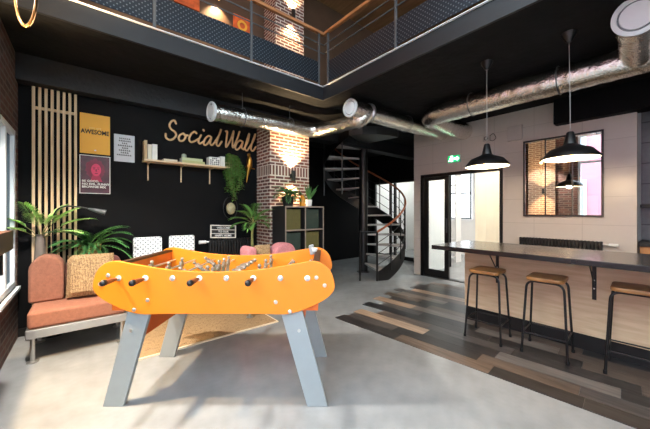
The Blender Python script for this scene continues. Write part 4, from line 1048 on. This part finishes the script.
# curtain just inside the doorway
vs = []; n = 60; m_ = MB()
for i in range(n+1):
    y = 2.04+.52*i/n; x = XW+.24+.003*math.sin(i*.55)+.006*math.sin(i*.23)
    vs += [(x, y, .75), (x, y, 2.25)]
fs = [(2*i, 2*i+2, 2*i+3, 2*i+1) for i in range(n)]
m_.add(vs, fs); o = m_.build('curtain', CURTAIN, smooth=True); 
tag(o, 'beige curtain hanging just inside the open doorway', 'curtain')
t = thing('curtain_rod', 'thin black rod that carries the beige curtain inside the doorway', 'curtain rod', (XW+.24, 2.3, 2.25))
MB().cyl((XW+.24, 1.9, 2.262), (XW+.24, 2.62, 2.262), .011, seg=12).cyl((XW+.121, 1.92, 2.262), (XW+.24, 1.92, 2.262), .006, seg=8).cyl((XW+.24, 2.6, 2.262), (XW+.24, 2.6, ZC), .006, seg=8).build('rod', BLACK, t, world=True)
# corridor beyond
t = thing('white_shelving', 'white open shelving in the corridor behind the glass sliding door', 'shelf unit', (7.6, 4.5, 0))
m_ = MB()
for y in (3.85, 4.55, 5.0): m_.box(7.75, 8.05, y, y+.03, 0, 2.4)
m_.build('upright', WHITE, t, world=True); 
for z in (.1, .6, 1.1, 1.6, 2.1): MB().box(7.75, 8.05, 3.88, 4.55, z, z+.025).box(7.75, 8.05, 4.58, 5.0, z, z+.025).build('shelf_board', WHITE, t, world=True)
struct('wall_corridor_brick', MB().box(9.3, 9.399, 4.9, 6.1, 0, 1.15), BRICK)
o = window('window_6', 'x', 4.3, 5.5, 1.2, 2.6, 4, [1.9], m=BLACK, bar=.05, pos=9.33) if False else None
f = MB()
for y in (4.15, 4.48, 4.81, 5.14): f.box(9.33, 9.37, y, y+.04, 1.15, 2.75)
for z in (1.15, 1.95, 2.71): f.box(9.33, 9.37, 4.19, 5.14, z, z+.04)
o = struct('window_6', f, BLACK); MB().box(9.375, 9.39, 4.15, 5.18, 1.15, 2.75).build('glass', mat('daylit_glass', (235, 242, 248), .3, emit=(235, 243, 250), estr=1.6), o)
f = MB(); f.box(9.3, 9.36, 5.25, 6.0, 0, 2.15); o = struct('door_3', f, mat('blue_door', (70, 84, 100), .5)); MB().cyl((9.28, 5.35, 1.0), (9.28, 5.35, 1.14), .012, seg=8).box(9.28, 9.30, 5.34, 5.36, 1.0, 1.02).build('handle', CHROME, o)
# passage door behind the stairs
P0, P1 = PDOOR[:2]
f = MB(); PM = BLACK
for y in (P0, 5.30, 5.46, P1-.06): f.box(7.02, 7.09, y, y+.06, 0, 2.3)
f.box(7.02, 7.09, P0+.06, P1-.06, 2.22, 2.3).box(7.02, 7.09, P0+.06, P1-.06, 0, .1)
o = struct('door_2', f, PM); MB().quad((7.055, P0, 0), (7.055, P1, 0), (7.055, P1, 2.3), (7.055, P0, 2.3)).build('glass', GLASS, o)
# recess beyond the white wall
t = thing('recess_shelf', 'black shelf on the grey tiled wall past the white wall', 'shelf', (6.2, 0, 1.5))
MB().box(6.05, 6.349, -1.2, .36, 1.45, 1.49).build('board', BLACKM, t, world=True)
MB().box(6.32, 6.349, .2, .23, 1.3, 1.45).box(6.32, 6.349, -.9, -.87, 1.3, 1.45).build('bracket', BLACKM, t, world=True)
t = thing('back_cabinet', 'dark cabinet with a wooden box shape below the grey tiled wall', 'cabinet', (6.1, -.4, 0))
MB().box(5.85, 6.349, -1.6, .34, 0, .72).build('body', BLACKM, t, world=True); MB().box(5.83, 6.349, -1.62, .35, .7205, .92).build('drawer', mat('drawer_wood', (196, 140, 88), .5), t, world=True)
MB().box(5.80, 6.349, -1.63, .36, .9205, .98).build('top', BLACKM, t, world=True)
# dark ledge on the window wall
t = thing('window_ledge', 'dark walnut ledge fixed to the brick wall beside the corner window', 'ledge', (XL+.08, 2.8, 1.1))
MB().box(XL+.051, XL+.16, 2.2, 3.19, 1.115, 1.255).build('board', DARKWOOD, t, world=True, bevel=.003)
MB().box(XL+.051, XL+.13, 2.6, 2.63, .95, 1.1145).box(XL+.051, XL+.13, 3.0, 3.03, .95, 1.1145).build('bracket', BLACK, t, world=True)
# baseboard
struct('baseboard_social', MB().box(XL+.001, 2.30, YS-.012, YS-.0005, .0, .09), BLACKM)

# ------------------------------------------------------------------ light
w = bpy.data.worlds.new('sky'); sc.world = w; w.use_nodes = True
bg = w.node_tree.nodes['Background']; bg.inputs[0].default_value = (.82, .92, 1.0, 1); bg.inputs[1].default_value = 6.6
def portal(name, loc, rot, sx, sy):
    L = bpy.data.lights.new(name, 'AREA'); L.shape = 'RECTANGLE'; L.size = sx; L.size_y = sy; L.cycles.is_portal = True
    o = bpy.data.objects.new(name, L); COL.objects.link(o); o.location = loc; o.rotation_euler = rot
def portal_x(h): portal('daylight_portal', (XL-.26, (h[0]+h[1])/2, (h[2]+h[3])/2), (R(90), 0, R(-90)), h[1]-h[0], h[3]-h[2])
def portal_y(h): portal('daylight_portal', ((h[0]+h[1])/2, -3.76, (h[2]+h[3])/2), (R(90), 0, 0), h[1]-h[0], h[3]-h[2])
for h in (W_CORNER, W_TALL, W_UP): portal_x(h)
for h in (W_FILL,): portal_y(h)
def fill_lamp(label, x, y, z, power, sx, sy, color=(1, .95, .88)):
    t = thing('fill_panel_lamp', label, 'ceiling lamp', (x, y, z))
    MB().box(-sx/2, sx/2, -sy/2, sy/2, -.03, -.001).build('housing', WHITE, t)
    MB().box(-sx/2+.03, sx/2-.03, -sy/2+.03, sy/2-.03, -.034, -.0305).build('diffuser', mat('diffuser', (255, 250, 240), .5, emit=(255, 246, 232), estr=3), t)
    L = bpy.data.lights.new('fill_panel_light', 'AREA'); L.shape = 'RECTANGLE'; L.size = sx-.06; L.size_y = sy-.06; L.energy = power; L.color = color
    o = bpy.data.objects.new('fill_panel_light', L); COL.objects.link(o); o.parent = t; o.location = (0, 0, -.04)
fill_lamp('added white fill panel on the corridor ceiling behind the doorway', 6.9, 2.3, ZC, 60, 1.2, .6)  # unseen lamp added to brighten the curtain and corridor
fill_lamp('added white fill panel on the passage ceiling behind the staircase', 8.3, 5.2, ZC, 22, 1.2, .6)  # unseen lamp added so the passage behind the stairs looks bright

# ------------------------------------------------------------------ camera
cam = bpy.data.cameras.new('camera'); co = bpy.data.objects.new('camera', cam); COL.objects.link(co)
cam.sensor_width = 36; cam.lens = 36*292/650; cam.shift_y = -3.5/650; cam.clip_start = .02
co.location = (0, 0, 1.4); co.rotation_euler = (R(90), 0, R(-39.42))
sc.camera = co
sc.cycles.use_denoising = True
sc.cycles.max_bounces = 10; sc.cycles.diffuse_bounces = 5; sc.cycles.glossy_bounces = 4; sc.cycles.transparent_max_bounces = 12
sc.cycles.sample_clamp_indirect = 6
vs_ = sc.view_settings; vs_.view_transform = 'Standard'; vs_.look = 'None'; vs_.gamma = 1; vs_.use_curve_mapping = False; vs_.exposure = 0.95
